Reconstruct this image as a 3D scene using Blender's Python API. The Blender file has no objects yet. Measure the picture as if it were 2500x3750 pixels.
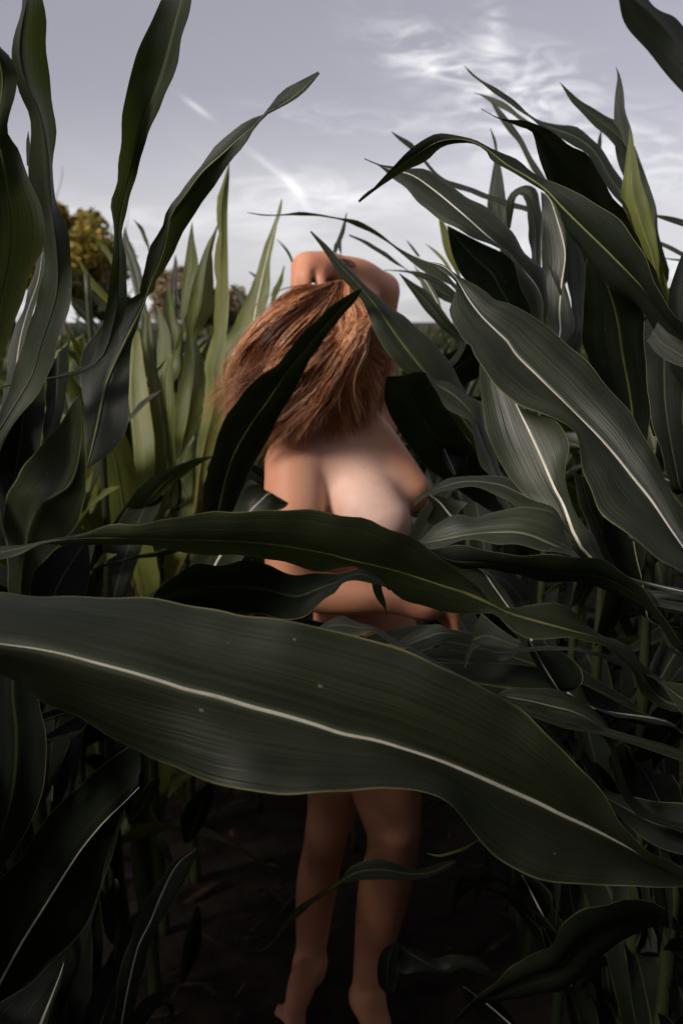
import bpy, math, random
import numpy as np
from mathutils import Vector, Matrix, noise
from mathutils.bvhtree import BVHTree

random.seed(7)
rng = np.random.default_rng(7)
scn = bpy.context.scene

# ------------------------------------------------------------------ camera
FPX = 3646.0                      # focal length in photo pixels (35 mm on a 36 mm tall frame)
CAM_H = 1.52
TILT = math.radians(10.9)
cam_d = bpy.data.cameras.new('camera')
cam = bpy.data.objects.new('camera', cam_d)
scn.collection.objects.link(cam)
cam.location = (0, 0, CAM_H)
cam.rotation_euler = (math.radians(90) - TILT, 0, 0)
cam_d.sensor_fit = 'VERTICAL'
cam_d.sensor_height = 36
cam_d.lens = 35
cam_d.clip_start = 0.02
cam_d.clip_end = 2000
cam_d.dof.use_dof = True
cam_d.dof.focus_distance = 0.92
cam_d.dof.aperture_fstop = 9.0
scn.camera = cam

# ------------------------------------------------------------------ sky, sun, exposure
SUN_EL, SUN_AZ = math.radians(35), math.radians(-50)      # afternoon sun behind thin cloud, from behind the photographer's left shoulder
sun_dir = Vector((math.sin(SUN_AZ) * math.cos(SUN_EL), -math.cos(SUN_AZ) * math.cos(SUN_EL), math.sin(SUN_EL)))
world = bpy.data.worlds.new('World')
scn.world = world
world.use_nodes = True
wn, wl = world.node_tree.nodes, world.node_tree.links
wn.clear()


def N(tree, t, **kw):
    n = tree.nodes.new(t)
    for k, v in kw.items():
        if k == 'inp':
            for i, val in v.items():
                n.inputs[i].default_value = val
        else:
            setattr(n, k, v)
    return n


def math_node(tree, op, a, b=None, c=None, clamp=False):
    n = tree.nodes.new('ShaderNodeMath')
    n.operation = op
    n.use_clamp = clamp
    for i, v in enumerate((a, b, c)):
        if v is None:
            continue
        if isinstance(v, (int, float)):
            n.inputs[i].default_value = v
        else:
            tree.links.new(v, n.inputs[i])
    return n.outputs[0]


def mixc(tree, fac, a, b, mode='MIX'):
    n = tree.nodes.new('ShaderNodeMix')
    n.data_type = 'RGBA'
    n.blend_type = mode
    for sock, v in ((n.inputs[0], fac), (n.inputs[6], a), (n.inputs[7], b)):
        if isinstance(v, (int, float)):
            sock.default_value = v
        elif isinstance(v, tuple):
            sock.default_value = v if len(v) == 4 else (*v, 1)
        else:
            tree.links.new(v, sock)
    return n.outputs[2]


def build_sky():
    t = world.node_tree
    sky = N(t, 'ShaderNodeTexSky', sky_type='NISHITA', sun_disc=False)
    sky.sun_elevation = SUN_EL
    sky.sun_rotation = math.atan2(sun_dir.x, sun_dir.y)
    sky.air_density = 1.0
    sky.dust_density = 2.5
    sky.ozone_density = 1.0
    hs = N(t, 'ShaderNodeHueSaturation', inp={'Saturation': 0.20, 'Value': 1.0})
    t.links.new(sky.outputs[0], hs.inputs['Color'])
    col = mixc(t, 1.0, hs.outputs[0], (1.035, 0.98, 1.09), 'MULTIPLY')
    # thin veil of high cloud: cirrus streaks from stretched noise over the whole dome
    tc = N(t, 'ShaderNodeTexCoord')
    sep = N(t, 'ShaderNodeSeparateXYZ')
    t.links.new(tc.outputs['Generated'], sep.inputs[0])
    zz = math_node(t, 'MAXIMUM', sep.outputs[2], 0.0)
    den = math_node(t, 'ADD', zz, 0.12)
    cx = math_node(t, 'DIVIDE', sep.outputs[0], den)
    cy = math_node(t, 'DIVIDE', sep.outputs[1], den)
    comb = N(t, 'ShaderNodeCombineXYZ')
    t.links.new(cx, comb.inputs[0]); t.links.new(cy, comb.inputs[1])
    mp = N(t, 'ShaderNodeMapping')
    mp.inputs['Scale'].default_value = (0.55, 0.42, 1)
    mp.inputs['Rotation'].default_value = (0, 0, 0.12)
    mp.inputs['Location'].default_value = (3.4, 1.7, 0)
    t.links.new(comb.outputs[0], mp.inputs[0])
    nz = N(t, 'ShaderNodeTexNoise', inp={'Scale': 1.6, 'Detail': 7.0, 'Roughness': 0.58, 'Distortion': 0.6})
    t.links.new(mp.outputs[0], nz.inputs['Vector'])
    rmp = N(t, 'ShaderNodeMapRange', interpolation_type='SMOOTHSTEP',
            inp={'From Min': 0.42, 'From Max': 0.78, 'To Min': 0.0, 'To Max': 0.75})
    t.links.new(nz.outputs[0], rmp.inputs[0])
    # low altitude veil is thicker towards the horizon
    hz = N(t, 'ShaderNodeMapRange', interpolation_type='SMOOTHSTEP',
           inp={'From Min': -0.02, 'From Max': 0.22, 'To Min': 1.0, 'To Max': 0.0})
    t.links.new(sep.outputs[2], hz.inputs[0])
    hzv = math_node(t, 'MULTIPLY_ADD', hz.outputs[0], 0.75, 0.05)
    cl = math_node(t, 'MULTIPLY', rmp.outputs[0], hzv)
    # one feathery cirrus patch and two short vapour trails, fixed in the sky ahead (plane y = 1)
    yy = math_node(t, 'MAXIMUM', sep.outputs[1], 0.05)
    u = math_node(t, 'DIVIDE', sep.outputs[0], yy)
    v = math_node(t, 'DIVIDE', sep.outputs[2], yy)

    def patch(cu, cv, ru, rv, ang):
        du = math_node(t, 'SUBTRACT', u, cu); dv = math_node(t, 'SUBTRACT', v, cv)
        c, s = math.cos(ang), math.sin(ang)
        a = math_node(t, 'ADD', math_node(t, 'MULTIPLY', du, c / ru), math_node(t, 'MULTIPLY', dv, s / ru))
        b = math_node(t, 'ADD', math_node(t, 'MULTIPLY', du, -s / rv), math_node(t, 'MULTIPLY', dv, c / rv))
        r2 = math_node(t, 'ADD', math_node(t, 'MULTIPLY', a, a), math_node(t, 'MULTIPLY', b, b))
        return math_node(t, 'EXPONENT', math_node(t, 'MULTIPLY', r2, -1.0))
    uv = N(t, 'ShaderNodeCombineXYZ')
    t.links.new(u, uv.inputs[0]); t.links.new(v, uv.inputs[1])
    mp2 = N(t, 'ShaderNodeMapping')
    mp2.inputs['Scale'].default_value = (16, 52, 1)
    mp2.inputs['Rotation'].default_value = (0, 0, 0.25)
    t.links.new(uv.outputs[0], mp2.inputs[0])
    nz2 = N(t, 'ShaderNodeTexNoise', inp={'Scale': 1.0, 'Detail': 6.0, 'Roughness': 0.6, 'Distortion': 1.2})
    t.links.new(mp2.outputs[0], nz2.inputs['Vector'])
    fe = N(t, 'ShaderNodeMapRange', interpolation_type='SMOOTHSTEP',
           inp={'From Min': 0.38, 'From Max': 0.72, 'To Min': 0.0, 'To Max': 1.0})
    t.links.new(nz2.outputs[0], fe.inputs[0])
    p = None
    for (cu, cv, ru, rv, ang, k) in SKY_PATCHES:
        g = math_node(t, 'MULTIPLY', patch(cu, cv, ru, rv, ang), k)
        p = g if p is None else math_node(t, 'ADD', p, g)
    p = math_node(t, 'MULTIPLY', p, fe.outputs[0])
    for (cu, cv, ru, rv, ang, k) in SKY_TRAILS:
        p = math_node(t, 'ADD', p, math_node(t, 'MULTIPLY', patch(cu, cv, ru, rv, ang), k))
    front = N(t, 'ShaderNodeMapRange', inp={'From Min': 0.1, 'From Max': 0.4, 'To Min': 0.0, 'To Max': 1.0})
    t.links.new(sep.outputs[1], front.inputs[0])
    p = math_node(t, 'MULTIPLY', p, front.outputs[0])
    cl = math_node(t, 'ADD', cl, math_node(t, 'MULTIPLY', hz.outputs[0], 0.62))
    cl = math_node(t, 'ADD', cl, p, clamp=True)
    lum = N(t, 'ShaderNodeRGBToBW')
    t.links.new(col, lum.inputs[0])
    cc = N(t, 'ShaderNodeCombineColor')
    cw = math_node(t, 'MULTIPLY_ADD', lum.outputs[0], 0.95, CLOUD_ADD)
    for i, k in enumerate((1.0, 1.0, 1.015)):
        t.links.new(math_node(t, 'MULTIPLY', cw, k), cc.inputs[i])
    col = mixc(t, cl, col, cc.outputs[0])
    bg = N(t, 'ShaderNodeBackground', inp={'Strength': SKY_STRENGTH})
    t.links.new(col, bg.inputs[0])
    out = N(t, 'ShaderNodeOutputWorld')
    t.links.new(bg.outputs[0], out.inputs[0])


def dir_uv(px, py):
    x = (px - 1250) / FPX; y = (1875 - py) / FPX
    dy = math.cos(TILT) + y * math.sin(TILT); dz = -math.sin(TILT) + y * math.cos(TILT)
    return x / dy, dz / dy


def sky_spot(px, py, rx, ry, ang, k):
    a = dir_uv(px, py)
    return (a[0], a[1], rx / FPX, ry / FPX, ang, k)


SKY_PATCHES = [sky_spot(1560, 200, 190, 95, -0.42, 0.6), sky_spot(1950, 300, 190, 120, -0.3, 0.6),
               sky_spot(1800, 130, 45, 90, 0.1, 0.6), sky_spot(1700, 310, 230, 60, -0.5, 0.6),
               sky_spot(2300, 560, 420, 150, -0.05, 0.38), sky_spot(1900, 500, 300, 110, 0.0, 0.3),
               sky_spot(1150, 720, 320, 90, -0.1, 0.4), sky_spot(1200, 430, 330, 40, -0.05, 0.35)]
SKY_TRAILS = [sky_spot(722, 395, 52, 9, -0.62, 0.42), sky_spot(1000, 620, 110, 11, -0.66, 0.25),
              sky_spot(1085, 700, 75, 16, -0.95, 0.35)]
SKY_STRENGTH = 0.101
CLOUD_ADD = 7.0
build_sky()
sun_d = bpy.data.lights.new('sun', 'SUN')
sun = bpy.data.objects.new('sun', sun_d)
scn.collection.objects.link(sun)
sun_d.energy = 3.2
sun_d.angle = math.radians(14)
sun_d.color = (1.0, 0.90, 0.79)
sun.rotation_euler = sun_dir.to_track_quat('Z', 'Y').to_euler()
vs = scn.view_settings
vs.view_transform = 'Standard'
vs.look = 'None'
vs.gamma = 1.0
vs.exposure = 0.0
vs.use_curve_mapping = False
scn.cycles.max_bounces = 4
scn.cycles.transparent_max_bounces = 8


# ------------------------------------------------------------------ helpers
def P(px, py, Y):
    """photo pixel + distance ahead of the camera (m) -> world point"""
    x = (px - 1250) / FPX; y = (1875 - py) / FPX
    d = np.array((x, math.cos(TILT) + y * math.sin(TILT), -math.sin(TILT) + y * math.cos(TILT)))
    return np.array((0, 0, CAM_H)) + d * (Y / d[1])


CROP = {'c1': (0, 0, .7972), 'c2': (1250, 0, .7972), 'c3': (0, 1250, .7972), 'c4': (1250, 1250, .7972),
        'c5': (0, 2500, .7972), 'c6': (1250, 2500, .7972), 'c7': (750, 850, .6378), 'f': (0, 0, 1.5944), 'px': (0, 0, 1)}


def trace(s):
    o = CROP['px']; r = []
    for w in s.split():
        if w in CROP:
            o = CROP[w]
        else:
            x, y = w.split(',')
            r.append((o[0] + float(x) * o[2], o[1] + float(y) * o[2]))
    return np.array(r)


def catmull(pts, n):
    p = np.asarray(pts, float)
    if len(p) == 2:
        t = np.linspace(0, 1, n)[:, None]
        return p[0] * (1 - t) + p[1] * t
    q = np.vstack([2 * p[0] - p[1], p, 2 * p[-1] - p[-2]])
    out = []
    for i in range(1, len(q) - 2):
        p0, p1, p2, p3 = q[i - 1], q[i], q[i + 1], q[i + 2]
        # centripetal knots keep the curve from overshooting
        t0 = 0.; t1 = t0 + max(np.linalg.norm(p1 - p0), 1e-6) ** .5
        t2 = t1 + max(np.linalg.norm(p2 - p1), 1e-6) ** .5; t3 = t2 + max(np.linalg.norm(p3 - p2), 1e-6) ** .5
        t = np.linspace(t1, t2, 12, endpoint=False)[:, None]
        a1 = (t1 - t) / (t1 - t0) * p0 + (t - t0) / (t1 - t0) * p1
        a2 = (t2 - t) / (t2 - t1) * p1 + (t - t1) / (t2 - t1) * p2
        a3 = (t3 - t) / (t3 - t2) * p2 + (t - t2) / (t3 - t2) * p3
        b1 = (t2 - t) / (t2 - t0) * a1 + (t - t0) / (t2 - t0) * a2
        b2 = (t3 - t) / (t3 - t1) * a2 + (t - t1) / (t3 - t1) * a3
        out.append((t2 - t) / (t2 - t1) * b1 + (t - t1) / (t2 - t1) * b2)
    out = np.vstack(out + [p[-1:]])
    s = np.concatenate([[0], np.cumsum(np.linalg.norm(np.diff(out, axis=0), axis=1))])
    tt = np.linspace(0, s[-1], n)
    return np.stack([np.interp(tt, s, out[:, k]) for k in range(out.shape[1])], 1)


def along(v, n):
    if isinstance(v, (int, float)):
        return np.full(n, float(v))
    v = np.asarray(v, float)
    if len(v) < 3:
        return np.interp(np.linspace(0, 1, n), np.linspace(0, 1, len(v)), v)
    a = np.interp(np.linspace(0, 1, n), np.linspace(0, 1, len(v)), v)
    k = max(3, n // 6) | 1
    pad = np.pad(a, k // 2, mode='edge')
    return np.convolve(pad, np.ones(k) / k, 'valid')


def mesh_obj(name, verts, faces, mat, parent=None, uv=None, smooth=True):
    me = bpy.data.meshes.new(name)
    if isinstance(faces, np.ndarray):
        verts = np.asarray(verts, np.float32); k = faces.shape[1]
        me.vertices.add(len(verts)); me.vertices.foreach_set('co', verts.ravel())
        me.loops.add(faces.size); me.loops.foreach_set('vertex_index', faces.astype(np.int32).ravel())
        me.polygons.add(len(faces))
        me.polygons.foreach_set('loop_start', np.arange(0, faces.size, k, dtype=np.int32))
        me.update(calc_edges=True)
    else:
        me.from_pydata([tuple(map(float, v)) for v in verts], [], [tuple(map(int, f)) for f in faces])
    if uv is not None:
        l = me.uv_layers.new(name='UVMap')
        idx = np.empty(len(me.loops), dtype=np.int32)
        me.loops.foreach_get('vertex_index', idx)
        l.data.foreach_set('uv', np.asarray(uv, np.float32)[idx].ravel())
    if smooth:
        me.polygons.foreach_set('use_smooth', [True] * len(me.polygons))
    me.update()
    if mat:
        me.materials.append(mat)
    o = bpy.data.objects.new(name, me)
    scn.collection.objects.link(o)
    o.parent = parent
    return o


def thing(name, label, cat, loc=(0, 0, 0), group=None):
    o = bpy.data.objects.new(name, None)
    scn.collection.objects.link(o)
    o.location = loc
    o.empty_display_size = 0.1
    o['label'] = label
    o['category'] = cat
    if group:
        o['group'] = group
    return o


def tube_geo(path, radii, sides=8, flat=None):
    """tapered tube along a path; returns verts, faces"""
    path = np.asarray(path, float); n = len(path)
    tan = np.gradient(path, axis=0)
    tan /= np.linalg.norm(tan, axis=1)[:, None] + 1e-12
    ref = np.array((0.0, 0.0, 1.0)) if abs(tan[0][2]) < .9 else np.array((1.0, 0, 0))
    V = []; F = []
    a = np.cross(tan[0], ref); a /= np.linalg.norm(a)
    for i in range(n):
        a = a - tan[i] * np.dot(a, tan[i]); a /= np.linalg.norm(a) + 1e-12
        b = np.cross(tan[i], a)
        for k in range(sides):
            th = 2 * math.pi * k / sides
            V.append(path[i] + radii[i] * (math.cos(th) * a + math.sin(th) * b))
    for i in range(n - 1):
        for k in range(sides):
            k2 = (k + 1) % sides
            F.append((i * sides + k, i * sides + k2, (i + 1) * sides + k2, (i + 1) * sides + k))
    F.append(tuple(range(sides))[::-1]); F.append(tuple((n - 1) * sides + k for k in range(sides)))
    return V, F


# ------------------------------------------------------------------ materials
def new_mat(name):
    m = bpy.data.materials.new(name)
    m.use_nodes = True
    m.node_tree.nodes.clear()
    return m, m.node_tree


def leaf_material(name, dark, light, rib, trans, rough=0.42, margin=(0.30, 0.29, 0.12), trans_amt=0.28, spots=0.0, spec=0.33):
    m, t = new_mat(name)
    uv = N(t, 'ShaderNodeUVMap')
    sep = N(t, 'ShaderNodeSeparateXYZ'); t.links.new(uv.outputs[0], sep.inputs[0])
    U, Vv = sep.outputs[0], sep.outputs[1]            # u: -1 .. 1 across, v: metres along
    oi = N(t, 'ShaderNodeObjectInfo')
    rnd = oi.outputs['Random']
    off = math_node(t, 'MULTIPLY', rnd, 37.0)
    # fine parallel veins: noise stretched hard along the blade
    cv = N(t, 'ShaderNodeCombineXYZ')
    t.links.new(math_node(t, 'MULTIPLY', U, 30.0), cv.inputs[0])
    t.links.new(math_node(t, 'MULTIPLY', Vv, 2.2), cv.inputs[1]); t.links.new(off, cv.inputs[2])
    vein = N(t, 'ShaderNodeTexNoise', inp={'Scale': 1.0, 'Detail': 2.0, 'Roughness': 0.65})
    t.links.new(cv.outputs[0], vein.inputs['Vector'])
    wv = N(t, 'ShaderNodeMath', operation='SINE')
    t.links.new(math_node(t, 'MULTIPLY', U, 95.0), wv.inputs[0])
    # broad mottling
    cb = N(t, 'ShaderNodeCombineXYZ')
    t.links.new(math_node(t, 'MULTIPLY', U, 1.6), cb.inputs[0])
    t.links.new(math_node(t, 'MULTIPLY', Vv, 9.0), cb.inputs[1]); t.links.new(off, cb.inputs[2])
    mot = N(t, 'ShaderNodeTexNoise', inp={'Scale': 1.0, 'Detail': 2.0, 'Roughness': 0.6})
    t.links.new(cb.outputs[0], mot.inputs['Vector'])
    f = math_node(t, 'ADD', math_node(t, 'MULTIPLY', vein.outputs[0], 0.9), math_node(t, 'MULTIPLY', mot.outputs[0], 0.75))
    f = math_node(t, 'ADD', f, math_node(t, 'MULTIPLY', wv.outputs[0], 0.02))
    f = math_node(t, 'ADD', f, math_node(t, 'MULTIPLY_ADD', rnd, 0.35, -0.17))
    rr = N(t, 'ShaderNodeMapRange', inp={'From Min': 0.58, 'From Max': 1.08, 'To Min': 0.0, 'To Max': 1.0})
    t.links.new(f, rr.inputs[0])
    col = mixc(t, rr.outputs[0], dark, light)
    au = math_node(t, 'ABSOLUTE', U)
    ribf = N(t, 'ShaderNodeMapRange', interpolation_type='SMOOTHSTEP',
             inp={'From Min': 0.025, 'From Max': 0.075, 'To Min': 1.0, 'To Max': 0.0})
    t.links.new(au, ribf.inputs[0])
    col = mixc(t, math_node(t, 'MULTIPLY', ribf.outputs[0], 0.7), col, rib)
    mg = N(t, 'ShaderNodeMapRange', interpolation_type='SMOOTHSTEP',
           inp={'From Min': 0.97, 'From Max': 0.998, 'To Min': 0.0, 'To Max': 0.75})
    t.links.new(au, mg.inputs[0])
    col = mixc(t, math_node(t, 'MULTIPLY', mg.outputs[0], math_node(t, 'MULTIPLY_ADD', mot.outputs[0], 3.0, -0.9, clamp=True)), col, margin)
    # dry brown nibbles along the edge
    br = N(t, 'ShaderNodeMapRange', inp={'From Min': 1.66, 'From Max': 1.72, 'To Min': 0.0, 'To Max': 0.8})
    t.links.new(math_node(t, 'ADD', au, vein.outputs[0]), br.inputs[0])
    col = mixc(t, br.outputs[0], col, (0.16, 0.10, 0.045))
    if spots:
        cs = N(t, 'ShaderNodeCombineXYZ')
        t.links.new(math_node(t, 'MULTIPLY', U, 5.0), cs.inputs[0])
        t.links.new(math_node(t, 'MULTIPLY', Vv, 55.0), cs.inputs[1]); t.links.new(off, cs.inputs[2])
        vo = N(t, 'ShaderNodeTexVoronoi', inp={'Scale': 1.0})
        t.links.new(cs.outputs[0], vo.inputs['Vector'])
        sepc = N(t, 'ShaderNodeSeparateColor'); t.links.new(vo.outputs['Color'], sepc.inputs[0])
        sz = math_node(t, 'MULTIPLY', math_node(t, 'MAXIMUM', math_node(t, 'SUBTRACT', sepc.outputs[0], 0.86), 0.0), 0.9)
        sp = math_node(t, 'LESS_THAN', vo.outputs['Distance'], sz)
        col = mixc(t, math_node(t, 'MULTIPLY', sp, spots), col, (0.40, 0.36, 0.22))
    bs = N(t, 'ShaderNodeBsdfPrincipled', inp={'Specular IOR Level': spec})
    t.links.new(col, bs.inputs['Base Color'])
    ro = math_node(t, 'MULTIPLY_ADD', mot.outputs[0], 0.25, rough - 0.12)
    t.links.new(ro, bs.inputs['Roughness'])
    bm = N(t, 'ShaderNodeBump', inp={'Strength': 0.32, 'Distance': 0.002})
    hgt = math_node(t, 'ADD', math_node(t, 'MULTIPLY', vein.outputs[0], 1.1), math_node(t, 'MULTIPLY', wv.outputs[0], 0.035))
    t.links.new(hgt, bm.inputs['Height'])
    t.links.new(bm.outputs[0], bs.inputs['Normal'])
    tr = N(t, 'ShaderNodeBsdfTranslucent')
    t.links.new(mixc(t, rr.outputs[0], tuple(c * .7 for c in trans), trans), tr.inputs[0])
    mx = N(t, 'ShaderNodeMixShader', inp={0: trans_amt})
    t.links.new(bs.outputs[0], mx.inputs[1]); t.links.new(tr.outputs[0], mx.inputs[2])
    out = N(t, 'ShaderNodeOutputMaterial')
    t.links.new(mx.outputs[0], out.inputs[0])
    return m


def simple_mat(name, c1, c2, scale=8.0, rough=0.6, bump=0.2, dist=0.01, detail=6.0, lo=0.35, hi=0.65, stretch=(1, 1, 1), spec=0.3):
    m, t = new_mat(name)
    tc = N(t, 'ShaderNodeTexCoord')
    mp = N(t, 'ShaderNodeMapping'); mp.inputs['Scale'].default_value = stretch
    t.links.new(tc.outputs['Object'], mp.inputs[0])
    nz = N(t, 'ShaderNodeTexNoise', inp={'Scale': scale, 'Detail': detail, 'Roughness': 0.6})
    t.links.new(mp.outputs[0], nz.inputs['Vector'])
    r = N(t, 'ShaderNodeMapRange', inp={'From Min': lo, 'From Max': hi, 'To Min': 0.0, 'To Max': 1.0})
    t.links.new(nz.outputs[0], r.inputs[0])
    bs = N(t, 'ShaderNodeBsdfPrincipled', inp={'Roughness': rough, 'Specular IOR Level': spec})
    t.links.new(mixc(t, r.outputs[0], c1, c2), bs.inputs['Base Color'])
    bm = N(t, 'ShaderNodeBump', inp={'Strength': bump, 'Distance': dist})
    t.links.new(nz.outputs[0], bm.inputs['Height']); t.links.new(bm.outputs[0], bs.inputs['Normal'])
    out = N(t, 'ShaderNodeOutputMaterial'); t.links.new(bs.outputs[0], out.inputs[0])
    return m


MAT = {}
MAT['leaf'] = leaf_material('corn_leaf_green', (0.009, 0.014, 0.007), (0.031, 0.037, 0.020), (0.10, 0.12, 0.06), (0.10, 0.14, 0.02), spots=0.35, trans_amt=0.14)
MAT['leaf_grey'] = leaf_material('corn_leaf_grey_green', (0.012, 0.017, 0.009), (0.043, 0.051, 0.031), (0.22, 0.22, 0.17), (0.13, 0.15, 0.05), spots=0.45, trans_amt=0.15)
MAT['leaf_shaded'] = leaf_material('corn_leaf_shaded_green', (0.006, 0.009, 0.005), (0.017, 0.022, 0.013), (0.06, 0.075, 0.03), (0.05, 0.075, 0.012), spots=0.2, trans_amt=0.08, rough=0.55, spec=0.14)  # darker, duller copy of the leaf green: shade put into the colour
MAT['leaf_yellow'] = leaf_material('corn_leaf_yellow_green', (0.045, 0.058, 0.012), (0.150, 0.165, 0.036), (0.21, 0.21, 0.07), (0.20, 0.21, 0.03), trans_amt=0.30)
MAT['rib_pale'] = simple_mat('midrib_pale', (0.48, 0.46, 0.37), (0.70, 0.67, 0.57), 30, 0.42, 0.1, 0.001, stretch=(1, 1, 1))
MAT['rib_green'] = simple_mat('midrib_green', (0.09, 0.10, 0.03), (0.17, 0.18, 0.06), 30, 0.45, 0.1, 0.001)
MAT['rib_dark'] = simple_mat('midrib_dark', (0.03, 0.036, 0.02), (0.06, 0.066, 0.036), 30, 0.5, 0.1, 0.001)
MAT['stalk'] = simple_mat('corn_stalk_green', (0.016, 0.022, 0.008), (0.05, 0.058, 0.022), 14, 0.45, 0.15, 0.002, stretch=(1, 1, 0.08))
MAT['soil'] = simple_mat('field_soil', (0.014, 0.009, 0.006), (0.042, 0.029, 0.020), 9, 0.95, 0.8, 0.03, detail=10)
RIB = {'pale': 'rib_pale', 'green': 'rib_green', 'dark': 'rib_dark'}

# ------------------------------------------------------------------ the ground
def build_ground():
    xs = np.concatenate([[-600, -120, -40, -15, -6], np.linspace(-2.4, 2.4, 97), [6, 15, 40, 120, 600]])
    ys = np.concatenate([[-600, -100, -20, -6, -2], np.linspace(-0.6, 5.0, 113), [8, 15, 30, 60, 150, 800]])
    V = []
    for y in ys:
        for x in xs:
            z = 0.0
            if abs(x) < 2.5 and -1 < y < 5.1:
                z = 0.022 * noise.fractal(Vector((x * 5, y * 5, 0)), 0.9, 2.2, 4) + 0.02 * math.cos(x / 0.45 * math.pi) * -1
            V.append((x, y, z - 0.02))
    nx = len(xs); F = []
    for j in range(len(ys) - 1):
        for i in range(nx - 1):
            a = j * nx + i
            F.append((a, a + 1, a + nx + 1, a + nx))
    g = mesh_obj('ground', V, F, MAT['soil'])
    g['kind'] = 'structure'
    g['label'] = 'dark brown field soil between the corn rows'


build_ground()

# ------------------------------------------------------------------ corn: traced plants around the photographer
PLANTS = {}


def stalk_geo(base, top_h, lean=(0, 0), r0=0.013, seed=0):
    rs = random.Random(seed)
    n = 40; path = []; rad = []
    nodes = [0.05 + 0.155 * k for k in range(20)]
    for i in range(n + 1):
        t = i / n; z = t * top_h
        path.append((lean[0] * t * t + 0.006 * math.sin(z * 7 + seed), lean[1] * t * t + 0.006 * math.cos(z * 6 + seed), z - 0.03 * (i == 0)))
        r = r0 * (1 - 0.62 * t)
        if any(abs(z - q) < top_h / n * 0.6 for q in nodes):
            r *= 1.22
        rad.append(r)
    return path, rad


def plant(key, x, y, top, label, lean=(0, 0), group='corn plants lining the path'):
    e = thing('corn_plant', label, 'corn plant', (x, y, 0), group)
    path, rad = stalk_geo((0, 0, 0), top, lean, 0.013, len(PLANTS))
    V, F = tube_geo(path, rad, 10)
    mesh_obj('stalk', V, F, MAT['stalk'], e)
    PLANTS[key] = dict(e=e, x=x, y=y, path=np.array(path) + np.array((x, y, 0)))
    return e


def ribbon(A, Mm, B, K=5, bulge=0.10, ripple=0.0016, seed=0.0, vstart=0.0):
    """A, Mm, B: n x 3 rows (one edge, midrib, other edge). returns verts, uv, faces"""
    n = len(A); us = np.linspace(-1, 1, 2 * K + 1)
    s = np.concatenate([[0], np.cumsum(np.linalg.norm(np.diff(Mm, axis=0), axis=1))])
    V = np.zeros((n, 2 * K + 1, 3)); UV = np.zeros((n, 2 * K + 1, 2))
    tan = np.gradient(Mm, axis=0); tan /= np.linalg.norm(tan, axis=1)[:, None] + 1e-9
    for j, u in enumerate(us):
        E = A if u < 0 else B
        w = abs(u)
        pt = Mm * (1 - w) + E * w
        side = E - Mm
        hw = np.linalg.norm(side, axis=1)
        nrm = np.cross(tan, side / (hw[:, None] + 1e-9))
        if u > 0:
            nrm = -nrm
        nl = np.linalg.norm(nrm, axis=1); nrm = nrm / (nl[:, None] + 1e-6)
        b = bulge * hw * (1 - (2 * w - 1) ** 2)
        rip = ripple * w ** 2 * (np.sin(s * 62 + seed * 5 + (2.1 if u < 0 else 0)) + 0.6 * np.sin(s * 131 + seed * 9 + u)) * np.clip(hw / 0.02, 0, 1)
        V[:, j] = pt + nrm * (b + rip)[:, None]
        UV[:, j, 0] = u; UV[:, j, 1] = s + vstart
    W = 2 * K + 1; F = []
    for i in range(n - 1):
        for j in range(W - 1):
            a = i * W + j
            F.append((a, a + 1, a + W + 1, a + W))
    return V.reshape(-1, 3), UV.reshape(-1, 2), F, s


def rib_geo(Mm, A, B, w0, w1, h=0.55):
    n = len(Mm)
    tan = np.gradient(Mm, axis=0); tan /= np.linalg.norm(tan, axis=1)[:, None] + 1e-9
    side = B - A; side -= tan * np.sum(side * tan, 1)[:, None]
    side /= np.linalg.norm(side, axis=1)[:, None] + 1e-9
    nrm = np.cross(tan, side)
    t = np.linspace(0, 1, n)
    w = (w0 + (w1 - w0) * t ** 0.8)[:, None]
    V = np.zeros((n, 8, 3)); F = []
    for k in range(8):
        th = 2 * math.pi * k / 8
        V[:, k] = Mm + side * w * math.cos(th) + nrm * w * h * math.sin(th)
    for i in range(n - 1):
        for k in range(8):
            k2 = (k + 1) % 8
            F.append((i * 8 + k, i * 8 + k2, (i + 1) * 8 + k2, (i + 1) * 8 + k))
    F.append(tuple(range(8))[::-1]); F.append(tuple((n - 1) * 8 + k for k in range(8)))
    return V.reshape(-1, 3), F


LEAFN = 0


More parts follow.
